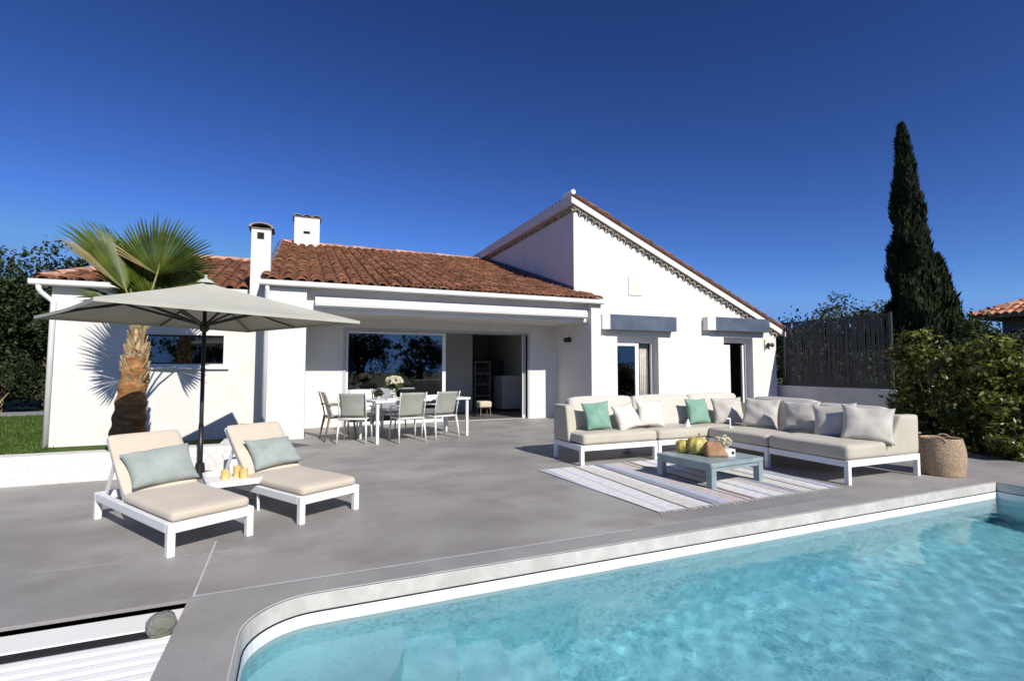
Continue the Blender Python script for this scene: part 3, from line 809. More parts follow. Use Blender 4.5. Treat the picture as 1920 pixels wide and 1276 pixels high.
# lintel shutter boxes
for (x0, xs1, x1, z0, z1) in ((7.17, 7.41, 9.57, 2.335, 2.72), (10.70, 11.01, 13.14, 2.41, 2.79)):
    b = MB(); b.box(x0, x1 - .004, 10.962, GY - .002, z0, z1); sb = b.build('shutter_box', 'wall_white', H, True, bevel=.004)
    b = MB(); b.box(xs1, x1, 10.95, GY - .004, z0 - .006, z1 + .006); b.build('front_panel', 'anthracite', sb, True, bevel=.004)
# french windows
def french(x0, x1, z1, leaf, y=GY + .235):
    b = MB()
    b.box(x0, x0 + .06, y, y + .07, 0, z1); b.box(x1 - .06, x1, y, y + .07, 0, z1); b.box(x0 + .06, x1 - .06, y, y + .07, z1 - .16, z1)
    f = b.build('french_window', 'white_paint', H, True, bevel=.004)
    for (a, c, op) in leaf:
        s_ = MB(); w = .055
        if not op:
            s_.box(a, a + w, y - .015, y + .03, .02, z1 - .165); s_.box(c - w, c, y - .015, y + .03, .02, z1 - .165)
            s_.box(a + w, c - w, y - .015, y + .03, .02, .12); s_.box(a + w, c - w, y - .015, y + .03, z1 - .24, z1 - .165)
            lf = s_.build('casement', 'white_paint', f, True, bevel=.004)
            p_ = MB(); p_.box(a + w, c - w, y + .004, y + .012, .12, z1 - .24); p_.build('pane', 'glass_window', lf, True)
    return f
f1 = french(OP[0][0], OP[0][1], OP[0][2], [(OP[0][0] + .065, 8.55, False)])
b = MB(); b.box(8.56, 8.615, GY + .22, GY + .26, .02, 2.0); b.build('stile', 'white_paint', f1, True, bevel=.003)
f2 = french(OP[1][0], OP[1][1], OP[1][2], [(OP[1][0] + .065, 12.0, True)])
b = MB(); b.box(11.62, 11.95, GY + .2, GY + .24, .02, 2.02); b.box(12.44, 12.5, GY + .2, GY + .26, .02, 2.02); b.build('casement', 'white_paint', f2, True, bevel=.003)
# rooms behind the french windows
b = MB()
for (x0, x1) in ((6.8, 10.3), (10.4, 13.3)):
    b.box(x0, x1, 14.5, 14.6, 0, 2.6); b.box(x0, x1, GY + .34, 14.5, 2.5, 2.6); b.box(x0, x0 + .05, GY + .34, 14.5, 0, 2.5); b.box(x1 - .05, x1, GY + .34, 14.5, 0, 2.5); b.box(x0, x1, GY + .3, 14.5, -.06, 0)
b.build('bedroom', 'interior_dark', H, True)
b = MB()
for k in range(10):
    x = 8.80 + k * .032; b.tube([(x, GY + .42 + (.02 if k % 2 else 0), .02), (x, GY + .42 + (.02 if k % 2 else 0), 2.05)], .022, 6)
b.build('curtain', 'pillow_silver', H, True, smooth=True)
# cream cover plate, lamps
b = MB(); b.box(8.14, 8.56, GY - .022, GY - .001, 3.29, 3.80); b.build('cover_plate', 'plate_cream', H, True, bevel=.006)
def sconce(c, out, ax):
    l = MB(); q = Vector(c); o = Vector(out); a_ = Vector(ax)
    l.tube([q - a_ * .085, q - a_ * .083, q, q + a_ * .083, q + a_ * .085], [.07, .07, .022, .07, .07], 14)
    l.bar(q, q - o * .085, .03)
    return l.build('wall_lamp', 'black_metal', H, True)
sconce((6.37, 11.38, 2.055), (-1, 0, 0), (0, 1, 0)); sconce((13.30, GY - .09, 2.03), (0, -1, 0), (1, 0, 0))
b = MB(); b.box(13.13, 13.17, GY - .02, GY - .001, 1.86, 2.2); b.build('lamp_plate', 'genoise_tile', H, True)

# sliding door
b = MB()
b.box(DX0 - .06, DX0, 12.085, 12.30, 0, DZ + .06); b.box(DX1, DX1 + .06, 12.085, 12.30, 0, DZ + .06); b.box(DX0, DX1, 12.085, 12.30, DZ, DZ + .06); b.box(DX0, DX1, 12.12, 12.30, .0, .012)
sdoor = b.build('sliding_door', 'grey_frame', H, True, bevel=.004)
def panel(x0, x1, y, wl, wr, parent=sdoor):
    b = MB(); b.box(x0, x0 + wl, y, y + .045, .015, DZ - .004); b.box(x1 - wr, x1, y, y + .045, .015, DZ - .004)
    b.box(x0 + wl, x1 - wr, y, y + .045, .015, .085); b.box(x0 + wl, x1 - wr, y, y + .045, DZ - .06, DZ - .004)
    f = b.build('door_panel', 'white_metal', parent, True, bevel=.003)
    p_ = MB(); p_.box(x0 + wl, x1 - wr, y + .018, y + .026, .085, DZ - .06); p_.build('pane', 'glass_door', f, True)
panel(DX0 + .005, 3.34, 12.13, .05, .085)
panel(DX0 + .12, 3.26, 12.22, .05, .06)
panel(DX1 - .10, DX1 - .005, 12.2, .03, .03)
# living room
lr = MB(); lr.box(-.3, 6.44, 12.4, 17.4, -.08, -.002); lr.build('interior_floor', 'interior_floor', H, True)
lr = MB(); lr.box(-.3, 6.44, 17.4, 17.5, 0, 2.5); lr.box(-.4, -.3, 12.4, 17.4, 0, 2.5); lr.box(-.3, 6.44, 12.4, 17.4, 2.46, 2.55)
lr.box(3.6, 4.55, 14.6, 14.72, 0, 2.46); lr.box(4.55, 4.9, 14.72, 14.84, 0, 2.46)
lr.build('interior_wall', 'interior_wall', H, True)
for x in ((4.95, 5.5, 15.2, 15.3, 0, 2.46), (5.55, 6.4, 15.9, 16.0, 1.12, 1.6), (3.54, 3.6, 14.55, 14.75, 0, 2.46)): hb('interior_panel', 'interior_dark', [x], bevel=0)
ki = empty('kitchen_island', (6.1, 14.8, 0), 0, 'white kitchen island standing inside the open sliding door', 'kitchen island')
b = MB(); b.box(5.78, 6.42, 14.45, 15.2, .06, 1.04); b.build('carcass', 'interior_wall', ki, True, bevel=.004)
b = MB(); b.box(5.75, 6.43, 14.42, 15.23, 1.04, 1.075); b.build('worktop', 'white_paint', ki, True, bevel=.004)
sh = empty('bookshelf', (5.2, 15, 0), 0, 'pale shelf unit with dark objects in the shaded room', 'shelf')
b = MB()
for z in (.05, .45, .80, 1.13, 1.5): b.box(5.02, 5.48, 14.75, 15.05, z, z + .03)
b.box(4.99, 5.02, 14.75, 15.05, .0, 1.53); b.box(5.48, 5.51, 14.75, 15.05, 0, 1.53); b.build('shelves', 'neigh_shutter', sh, True)
for z in (.83, 1.16):
    b = MB()
    x = 5.05
    while x < 5.42:
        w = rnd(.03, .07); b.box(x, x + w, 14.8, 15.0, z, z + rnd(.15, .28)); x += w + rnd(0, .03)
    b.build('books', 'interior_dark', sh, True)

# ------------------------------------------------------------------ boundary wall and fence, right of the house
bw = empty('boundary_wall', (13.9, 9.5, 0), 0, 'low grey rendered wall under the dark fence', 'wall')
b = MB(); b.box(13.8, 14.0, 7.9, 11.6, -.1, .775); b.build('wall_body', 'grey_wall', bw, True, bevel=.01)
fe = empty('fence', (13.9, 9.5, .78), 0, 'dark metal screen fence with a branching reed pattern on the low wall', 'fence')
for y in (8.0, 9.1, 11.1):
    b = MB(); b.box(13.86, 13.92, y - .03, y + .03, .78, 2.76); b.build('post', 'fence_dark', fe, True, bevel=.004)
for (y0, y1) in ((8.03, 9.07), (9.13, 10.08), (10.1, 11.07)):
    b = MB(); b.box(13.87, 13.9, y0, y1, 2.70, 2.735); b.box(13.87, 13.9, y0, y1, .79, .83)
    k = int((y1 - y0) / .0235)
    for i in range(k):
        ya = y0 + (y1 - y0) * (i + .5) / k; pts = [(13.885, ya, .83)]; z = .83
        off = 0
        while z < 2.7:
            z = min(2.7, z + rnd(.22, .5)); off += rnd(-.03, .03); off = max(-.05, min(.05, off))
            pts.append((13.885, min(y1 - .01, max(y0 + .01, ya + off)), z))
        b.tube(pts, rnd(.007, .0125), 4, cap=False)
    b.build('screen_panel', 'fence_dark', fe, True, fix=False)

# ------------------------------------------------------------------ parasol
U = empty('parasol', (-1.115, 7.30, 0), 0, 'large square sage-grey parasol on a black pole between the loungers', 'parasol')
ux_, uy_ = -1.115, 7.30
CZ, AZT = 1.955, 2.42
CR = [(-2.92 + .02, 7.62), (-1.65, 5.36), (.72, 6.85), (-.80, 9.30)]
NP = 14
def canopy_pt(i, s_, r):   # i: side, s_: 0..1 along edge, r: 0 apex..1 edge
    a = Vector((*CR[i], 0)); c = Vector((*CR[(i + 1) % 4], 0))
    e = a.lerp(c, s_); cen = Vector((ux_, uy_, 0))
    inw = 1 - .035 * math.sin(math.pi * s_)
    p = cen.lerp(e, r * inw)
    sag = -.05 * math.sin(math.pi * r) * (math.sin(math.pi * s_)) - .02 * math.sin(math.pi * s_) * r * 0
    z = AZT + (CZ - AZT) * (r ** .93) + sag * .8
    return (p.x, p.y, z)
b = MB(); M_ = 12
for i in range(4):
    vs = [canopy_pt(i, k / M_, j / NP) for j in range(NP + 1) for k in range(M_ + 1)]
    low = [(x, y, z - .006) for x, y, z in vs]
    fs = [(j * (M_ + 1) + k, j * (M_ + 1) + k + 1, (j + 1) * (M_ + 1) + k + 1, (j + 1) * (M_ + 1) + k) for j in range(NP) for k in range(M_)]
    b.add(vs, fs)
    e0 = NP * (M_ + 1)
    rim = [canopy_pt(i, k / M_, 1.) for k in range(M_ + 1)]
    b.add(rim + [(x, y, z - .035) for x, y, z in rim], [(k, k + 1, M_ + 2 + k, M_ + 1 + k) for k in range(M_)])
can = b.build('canopy', 'canopy', U, True, smooth=False, fix=False)
b = MB(); b.lathe([(.001, .035), (.06, .022), (.10, -.015), (.102, -.022)], (ux_, uy_, AZT + .01), 16); b.build('vent', 'canopy', can, True)
b = MB(); b.lathe([(.001, .09), (.02, .08), (.014, .05), (.03, .03)], (ux_, uy_, AZT + .01), 10); b.build('finial', 'grey_frame', U, True)
b = MB(); b.tube([(ux_, uy_, 0), (ux_, uy_, .62)], .030, 14); b.tube([(ux_, uy_, .62), (ux_, uy_, .66), (ux_, uy_, 2.40)], [.030, .024, .022], 14); b.build('pole', 'black_metal', U, True, smooth=True)
b = MB(); b.lathe([(.001, .0), (.19, .0), (.19, .035), (.06, .05), (.05, .16), (.032, .17)], (ux_, uy_, .002), 20); b.build('base', 'black_metal', U, True)
b = MB(); b.lathe([(.024, -.07), (.05, -.05), (.055, .0), (.03, .05), (.024, .08)], (ux_, uy_, 1.86), 12); b.build('hub', 'black_metal', U, True)
for i in range(4):
    for s_ in (0., .5):
        e = Vector(canopy_pt(i, s_, .985)); a0 = Vector((ux_, uy_, AZT - .03)); e.z -= .022
        m1 = Vector(canopy_pt(i, s_, .5)); m1.z -= .03
        q1 = Vector(canopy_pt(i, s_, .25)); q1.z -= .03; q3 = Vector(canopy_pt(i, s_, .75)); q3.z -= .03
        b = MB(); b.tube([a0, q1, m1, q3, e], .012, 6); rb = b.build('rib', 'black_metal', U, True)
        b = MB(); b.tube([(ux_, uy_, 1.87), m1.lerp(q3, .1)], .016, 6); b.build('strut', 'black_metal', rb, True)

# ------------------------------------------------------------------ sun loungers
LGR = 'white sun loungers with cream cushions'
def make_lounger():
    r_ = empty('sun_lounger', (0, 0, 0)); w, L = .61, 1.60
    b = MB(); b.box(.0, w, 0, .05, .165, .235); b.box(0, w, L - .05, L, .165, .235); b.box(0, .05, .05, L - .05, .165, .235); b.box(w - .05, w, .05, L - .05, .165, .235)
    for k in range(9): b.box(.05, w - .05, .12 + k * .1, .18 + k * .1, .195, .22)
    b.build('frame', 'white_metal', r_, bevel=.006)
    for (x, y) in ((0, 0), (w - .052, 0), (0, L - .052), (w - .052, L - .052)):
        b = MB(); b.box(x, x + .052, y, y + .052, 0, .165); b.build('leg', 'white_metal', r_, bevel=.006)
    b = MB(); rbox_mesh(b, .025, w - .025, .012, .99, .236, .312, .032, .012, 10, noise=.0015); b.build('seat_cushion', 'cushion_cream', r_, smooth=True)
    th = R(44.5); M = Matrix.Translation((0, .975, .262)) @ Matrix.Rotation(th, 4, 'X')
    b = MB(); rbox_mesh(b, .025, w - .025, .0, .65, .0, .06, .028, .01, 10, M=M, noise=.0012); b.build('back_cushion', 'cushion_cream', r_, smooth=True)
    b = MB()
    for x in (.035, w - .075): b.box(x, x + .04, .0, .66, -.035, -.004, M)
    for k in range(6): b.box(.075, w - .075, .05 + k * .1, .1 + k * .1, -.03, -.008, M)
    pt = M @ Vector((.06, .42, -.03)); pt2 = M @ Vector((w - .06, .42, -.03))
    b.bar(pt, (pt.x, 1.50, .21), .025); b.bar(pt2, (pt2.x, 1.50, .21), .025)
    b.build('backrest_frame', 'white_metal', r_, bevel=.003)
    return r_
l1 = make_lounger(); l2_ = copy_tree(l1)
l1.location = (-.835, 4.275, 0); l1.rotation_euler.z = R(31.5)
l2_.location = (.028, 4.72, 0); l2_.rotation_euler.z = R(31.5)
tag(l1, 'white sun lounger with cream cushion, left of the parasol pole', 'sun lounger', LGR)
tag(l2_, 'white sun lounger with cream cushion, between the parasol pole and the dining table', 'sun lounger', LGR)
def on_lounger(lo, x, y, z):
    a = lo.rotation_euler.z; c, s_ = math.cos(a), math.sin(a)
    return (lo.location.x + x * c - y * s_, lo.location.y + x * s_ + y * c, z)
pillow('oblong sage green pillow propped on the lounger left of the parasol pole', .54, .37, .15, 'pillow_sage', on_lounger(l1, .32, 1.04, .485), R(31.5), R(-42), R(-3), 3)
pillow('oblong sage green pillow propped on the lounger nearer the dining table', .50, .36, .14, 'pillow_sage', on_lounger(l2_, .33, 1.04, .48), R(31.5), R(-43), R(-2), 4)
# tray table between them
TT = empty('side_table', (-.57, 5.58, 0), R(12), 'small white tray table between the two loungers', 'side table')
def rrect(hx, hy, r, n=6):
    pts = []
    for (sx, sy, a0) in ((1, 1, 0), (-1, 1, 90), (-1, -1, 180), (1, -1, 270)):
        for k in range(n + 1):
            a = R(a0 + 90 * k / n); pts.append((sx * (hx - r) + r * math.cos(a), sy * (hy - r) + r * math.sin(a)))
    return pts
b = MB(); b.prism(rrect(.235, .30, .09), 'z', .27, .285)
o_, i_ = rrect(.245, .31, .1), rrect(.22, .285, .08); n_ = len(o_)
vs = [(x, y, .265) for x, y in o_] + [(x, y, .315) for x, y in o_] + [(x, y, .315) for x, y in i_] + [(x, y, .286) for x, y in i_]
b.add(vs, [(k + a * n_, (k + 1) % n_ + a * n_, (k + 1) % n_ + (a + 1) * n_, k + (a + 1) * n_) for a in range(3) for k in range(n_)])
b.build('tray', 'white_metal', TT)
for (x, y) in ((.18, .24), (-.18, .24), (-.18, -.24), (.18, -.24)):
    b = MB(); b.tube([(x, y, .27), (x * 1.05, y * 1.05, 0)], .013, 8); b.build('leg', 'white_metal', TT)
def on_tt(x, y, z):
    a = R(12); return (-.57 + x * math.cos(a) - y * math.sin(a), 5.58 + x * math.sin(a) + y * math.cos(a), z)
for k, (x, y, r, h) in enumerate(((-.07, -.03, .04, .085), (.035, .03, .037, .10), (.08, -.07, .036, .085))):
    b = MB(); b.lathe([(.001, 0), (r, 0), (r, h), (r * .82, h), (r * .8, h - .02), (.001, h - .02)], (0, 0, 0), 18)
    o = b.build('candle_holder', 'candle_gold', smooth=False); o.location = on_tt(x, y, .286)
    tag(o, ['squat golden candle holder at the left of the tray', 'tallest golden candle holder on the white tray', 'small golden candle holder at the front of the tray'][k], 'candle holder', 'golden candle holders on the tray table')
# low white stool-like frame standing behind the tray table
SF = empty('foot_stool', (-.78, 6.72, 0), R(10), 'low white slatted stool behind the tray table by the parasol pole', 'stool')
b = MB()
for k in range(5): b.box(-.02, .42, -.15 + k * .075, -.09 + k * .075, .30, .325)
b.build('seat', 'white_metal', SF, bevel=.004)
for (x, y) in ((0, -.13), (.36, -.13), (0, .16), (.36, .16)):
    b = MB(); b.box(x, x + .04, y, y + .04, 0, .30); b.build('leg', 'white_metal', SF, bevel=.004)

# ------------------------------------------------------------------ outdoor sofa modules
SGR = 'modules of the white-framed corner sofa'
def legs(parent, spots, h=.21, w=.055):
    for (x, y) in spots:
        b = MB(); b.box(x, x + w, y, y + w, 0, h); b.build('leg', 'white_metal', parent, True, bevel=.005)
def frame(parent, x0, x1, y0, y1, z0=.20, z1=.275):
    b = MB(); b.box(x0, x1, y0, y0 + .055, z0, z1); b.box(x0, x1, y1 - .055, y1, z0, z1); b.box(x0, x0 + .055, y0 + .055, y1 - .055, z0, z1); b.box(x1 - .055, x1, y0 + .055, y1 - .055, z0, z1)
    b.box(x0 + .055, x1 - .055, y0 + .055, y1 - .055, z1 - .03, z1 - .012)
    b.build('frame', 'white_metal', parent, True, bevel=.005)
def cushion(parent, name, x0, x1, y0, y1, z0, z1, matn, r=.04, puff=.012, M=None, taper=None):
    b = MB(); rbox_mesh(b, x0, x1, y0, y1, z0, z1, r, puff, 10, M=M, noise=.0015, taper=taper)
    return b.build(name, matn, parent, True, smooth=True)
# A: left end, along the house
SA = empty('sofa_module', (4.2, 6.4, 0), 0, 'left end module of the outdoor sofa with a boxy side arm', 'sofa', SGR)
frame(SA, 3.56, 4.855, 6.0, 6.80); legs(SA, ((3.56, 6.0), (4.80, 6.0), (3.56, 6.745), (4.80, 6.745)))
cushion(SA, 'seat_cushion', 3.60, 4.85, 5.99, 6.52, .28, .43, 'cushion_taupe')
def taperY(ybase, ztop, k, z0):      # pull the front of a bolster back with height
    return lambda p: Vector((p.x, p.y + max(0, (ybase - p.y)) * 0 + (p.z - z0) * k * (1 if p.y < ybase else 0), p.z))
cushion(SA, 'arm_bolster', 3.555, 3.69, 6.33, 6.80, .28, .80, 'cushion_taupe', .03, .0, taper=lambda p: Vector((p.x, p.y + (p.z - .28) * .16 * max(0, (6.8 - p.y) / .47), p.z)))
M = Matrix.Translation((0, 6.50, .40)) @ Matrix.Rotation(R(-12), 4, 'X')
cushion(SA, 'back_cushion', 3.72, 4.84, -.02, .17, .0, .51, 'back_cushion', .055, .02, M=M)
# B: corner module
SB = empty('sofa_module', (5.9, 6.4, 0), 0, 'corner module of the outdoor sofa where its two runs meet', 'sofa', SGR)
frame(SB, 4.875, 7.17, 6.0, 6.80); legs(SB, ((4.875, 6.0), (5.76, 6.0), (4.875, 6.745), (7.11, 6.745)))
cushion(SB, 'seat_cushion', 4.88, 7.1, 5.99, 6.52, .28, .43, 'cushion_taupe')
for (a, c) in ((4.87, 5.98), (5.99, 7.05)):
    cushion(SB, 'back_cushion', a, c, -.02, .17, .0, .51, 'back_cushion', .055, .02, M=M)
# C, D: run towards the pool
SC = empty('sofa_module', (6.5, 5.4, 0), 0, 'middle module of the outdoor sofa between corner and pool end', 'sofa', SGR)
frame(SC, 5.81, 7.17, 4.93, 5.985); legs(SC, ((5.81, 4.93), (7.115, 4.93), (7.115, 5.93)))
cushion(SC, 'seat_cushion', 5.80, 6.56, 4.93, 5.985, .28, .43, 'cushion_taupe')
SD = empty('sofa_module', (6.5, 4.4, 0), 0, 'pool end module of the outdoor sofa with boxy end arm beside the basket', 'sofa', SGR)
frame(SD, 5.81, 7.17, 3.85, 4.91); legs(SD, ((5.81, 3.85), (7.115, 3.85), (7.115, 4.855)))
cushion(SD, 'seat_cushion', 5.80, 6.52, 3.845, 4.915, .28, .45, 'cushion_taupe')
def taperX(xa, xb, k, z0): return lambda p: Vector((p.x + max(0, p.z - z0) ** .8 * k * max(0, min(1, (xb - p.x) / (xb - xa))), p.y, p.z))
cushion(SD, 'arm_bolster', 6.47, 7.165, 3.85, 3.99, .28, .755, 'cushion_taupe', .03, .004, taper=taperX(6.47, 7.165, .62, .28))
MX = lambda y: Matrix.Translation((6.66, 0, .40)) @ Matrix.Rotation(R(13), 4, 'Y')
b = MB()
cushion(SD, 'back_cushion', .0, .22, 4.0, 4.92, .0, .47, 'back_cushion', .06, .02, M=MX(0))
cushion(SC, 'back_cushion', .0, .22, 4.94, 6.0, .0, .50, 'back_cushion', .06, .02, M=MX(0))
b = MB(); b.box(7.12, 7.165, 3.99, 6.79, .275, .74); b.build('back_panel', 'cushion_taupe', SD, True, bevel=.01)
b = MB(); b.box(3.7, 7.1, 6.76, 6.80, .275, .74); b.build('back_panel', 'cushion_taupe', SB, True, bevel=.01)
# throw pillows
pillow('square teal pillow beside the left arm of the sofa', .42, .42, .14, 'pillow_teal', (4.00, 6.28, .645), R(-8), R(-20), R(-3), 11)
pillow('square cream pillow leaning next to the left teal pillow', .45, .40, .14, 'pillow_cream', (4.47, 6.22, .62), R(6), R(-26), R(-9), 12)
pillow('square off-white pillow right of the cream one on the left sofa run', .46, .42, .13, 'pillow_cream', (4.96, 6.30, .645), R(-4), R(-18), R(3), 13)
pillow('square teal pillow at the middle of the sofa back', .46, .42, .14, 'pillow_teal', (5.92, 6.32, .645), R(3), R(-16), R(1), 14)
pillow('silver-grey pillow in the corner right of the middle teal pillow', .50, .44, .15, 'pillow_silver', (6.42, 6.18, .645), R(-28), R(-18), R(-4), 15)
pillow('silver-grey pillow leaning against the corner end of the pool-side run', .52, .46, .17, 'pillow_silver', (6.50, 5.62, .655), R(-62), R(-18), R(3), 16)
pillow('silver-grey pillow at the middle of the pool-side run', .50, .44, .15, 'pillow_silver', (6.54, 4.98, .655), R(-72), R(-14), R(-2), 17)
pillow('creased silver-grey pillow next to the last one at the pool end', .52, .46, .16, 'pillow_silver', (6.50, 4.46, .645), R(-66), R(-20), R(-6), 18)
pillow('silver-grey pillow nearest the pool against the end arm of the sofa', .56, .47, .18, 'pillow_silver', (6.53, 4.07, .645), R(-52), R(-24), R(5), 19)

# ------------------------------------------------------------------ coffee table and what stands on it
CT = empty('coffee_table', (4.62, 4.76, 0), R(6), 'low square grey-teal coffee table on the striped rug', 'coffee table')
b = MB(); b.prism(rrect(.46, .42, .03), 'z', .235, .285); b.build('tabletop', 'teal_paint', CT, bevel=.008)
for (sx, sy) in ((-1, -1), (1, -1), (1, 1), (-1, 1)):
    b = MB(); x, y = sx * .41, sy * .37; b.box(x - .04, x + .04, y - .04, y + .04, 0, .235); b.build('leg', 'teal_paint', CT, bevel=.006)
b = MB(); b.box(-.37, .37, -.40, -.37, .19, .236); b.box(-.37, .37, .37, .40, .19, .236); b.box(-.44, -.41, -.33, .33, .19, .236); b.box(.41, .44, -.33, .33, .19, .236); b.build('apron', 'teal_paint', CT)
b = MB()
def wobp(a, i): return 1 + .06 * math.cos(9 * a)
b.lathe([(.002, 0), (.07, .004), (.115, .05), (.13, .11), (.115, .17), (.07, .205), (.03, .20), (.002, .19)], (0, 0, 0), 54, wobp)
o = b.build('gourd', 'fruit_gold', smooth=True); o.location = (4.52, 4.86, .286); o.rotation_euler = (.12, .1, .4)
tag(o, 'ribbed golden yellow gourd on the coffee table', 'gourd'); b = MB(); b.tube([(0, 0, .185), (.004, 0, .22), (.02, .01, .25)], [.016, .010, .012], 8); b.build('stem', 'palm_petiole', o, smooth=True)
b = MB(); b.lathe([(.002, 0), (.06, .004), (.09, .04), (.1, .085), (.085, .13), (.05, .155), (.002, .15)], (0, 0, 0), 40, wobp)
o = b.build('gourd', 'fruit_gold', smooth=True); o.location = (4.44, 5.0, .286); tag(o, 'smaller yellow gourd behind the larger ribbed gourd', 'gourd')
b = MB(); rbox_mesh(b, -.14, .14, -.085, .085, 0, .17, .035, .012, 9, noise=.004, taper=lambda p: Vector((p.x * (1 - max(0, p.z) * 2.6) - p.z * .25, p.y * (1 - max(0, p.z) * 2.8), p.z)))
o = b.build('bread_loaf', 'bread', smooth=True); o.location = (4.62, 4.64, .286); o.rotation_euler = (0, 0, R(-24)); tag(o, 'brown wedge of crusty bread in front of the gourds', 'bread')
bx = empty('paper_box', (4.77, 4.60, .286), R(-14), 'small white paper box with a dark mark on the coffee table', 'box')
b = MB(); b.box(-.065, .065, -.045, .045, 0, .085); b.build('carton', 'paper_white', bx, bevel=.003)
b = MB(); b.box(.015, .05, -.0475, -.0455, .025, .06); b.box(.028, .05, -.049, -.0475, .03, .035); b.build('mark', 'ink', bx)
vs_ = empty('flower_pot', (4.86, 4.76, .286), 0, 'grey pot of white blossoms behind the white paper box', 'flower pot')
b = MB(); b.lathe([(.001, 0), (.05, 0), (.062, .09), (.055, .1), (.05, .09), (.001, .08)], (0, 0, 0), 18); b.build('pot', 'greyware', vs_, smooth=False)
pp, pn = crown_pts([(0, 0, .15, .085, .085, .065)], 420, .5, .14, 60); v_, q_ = leaves(pp, pn, .022, .6); np_mesh('blossom', v_, q_, 'petal_white', vs_)

# rug with fringe
rg = empty('rug', (2.9, 3.85, 0), 0, 'striped white, grey and brown rug under the coffee table', 'rug')
b = MB(); nxr, nyr = 40, 30
vs = []
for j in range(nyr + 1):
    for i in range(nxr + 1):
        u = i / nxr; v = j / nyr
        x = .20 * (1 - v) + u * (2.72 - .20 * (1 - v) - .05 * v); y = -.02 + v * 2.16 - .0 * u
        vs.append((x, y, .009 + .0025 * math.sin(u * 21 + v * 3) * math.sin(v * 9)))
b.add(vs, [(j * (nxr + 1) + i, j * (nxr + 1) + i + 1, (j + 1) * (nxr + 1) + i + 1, (j + 1) * (nxr + 1) + i) for j in range(nyr) for i in range(nxr)])
rgb_ = b.build('weave', 'rug', rg, smooth=True, fix=False)
b = MB()
for k in range(150):
    for (y, sgn, xa, xb) in ((-.02, -1, .20, 2.72),):
        x = xa + (xb - xa) * (k + .5) / 150; b.bar((x, y + .01, .009), (x + rnd(-.02, .02), y + sgn * rnd(.03, .06), .006), .007, .004)
b.build('fringe', 'pillow_cream', rg)

# basket
BK = empty('basket', (7.52, 3.80, 0), 0, 'tall woven seagrass basket beside the pool end of the sofa', 'basket')
b = MB(); n_ = 44; prof = []
for i in range(40):
    z = .45 * i / 39; tt = z / .45; r = .212 + .038 * math.sin(math.pi * min(1, tt * .9 + .05)) - .004 * tt + (.006 if i % 2 else -.004)
    prof.append((r, z + .002))
def wob2(a, i): return 1 + .012 * math.sin(22 * a + (math.pi if i % 2 else 0)) + .012 * math.sin(2 * a + 1)
pin = [(r - .022, z) for r, z in prof[::-1]]
b.lathe([(.002, .002)] + prof + [(prof[-1][0] - .01, .462)] + pin + [(.002, .015)], (0, 0, 0), n_, wob2)
b.build('body', 'basket', BK, smooth=True)
for s_ in (-1, 1):
    b = MB(); pts = []
    for k in range(9):
        a = math.pi * k / 8; ang = R(200 if s_ < 0 else 20) ; rr = .208
        dx_ = .07 * math.cos(a); pts.append((rr * math.cos(ang) - dx_ * math.sin(ang), rr * math.sin(ang) + dx_ * math.cos(ang), .42 + .06 * math.sin(a)))
    b.tube(pts, .015, 8); b.build('handle', 'basket', BK, smooth=True)

# small white things left on the sofa seat
b = MB(); b.tube([(0, 0, .0), (0, 0, .13), (-.015, 0, .14), (-.07, 0, .14)], .013, 10); b.lathe([(.001, 0), (.03, 0), (.03, .01), (.001, .012)], (0, 0, 0), 14)
o = b.build('tap_stand', 'white_metal', smooth=False); o.location = (5.72, 5.42, .44); tag(o, 'slim white hook-shaped stand on the sofa seat by the silver pillow', 'stand')
o.location = (5.98, 5.72, .441)
b = MB(); b.add([(-.05, -.03, 0), (.05, -.03, 0), (.05, .03, 0), (-.05, .03, 0), (.02, 0, .12), (.035, .01, .12)], [(0, 1, 4), (1, 2, 5, 4), (2, 3, 5), (3, 0, 4, 5), (0, 3, 2, 1)])
o = b.build('napkin', 'paper_white'); o.location = (5.50, 6.10, .441); tag(o, 'white folded napkin standing on the sofa seat below the middle teal pillow', 'napkin')

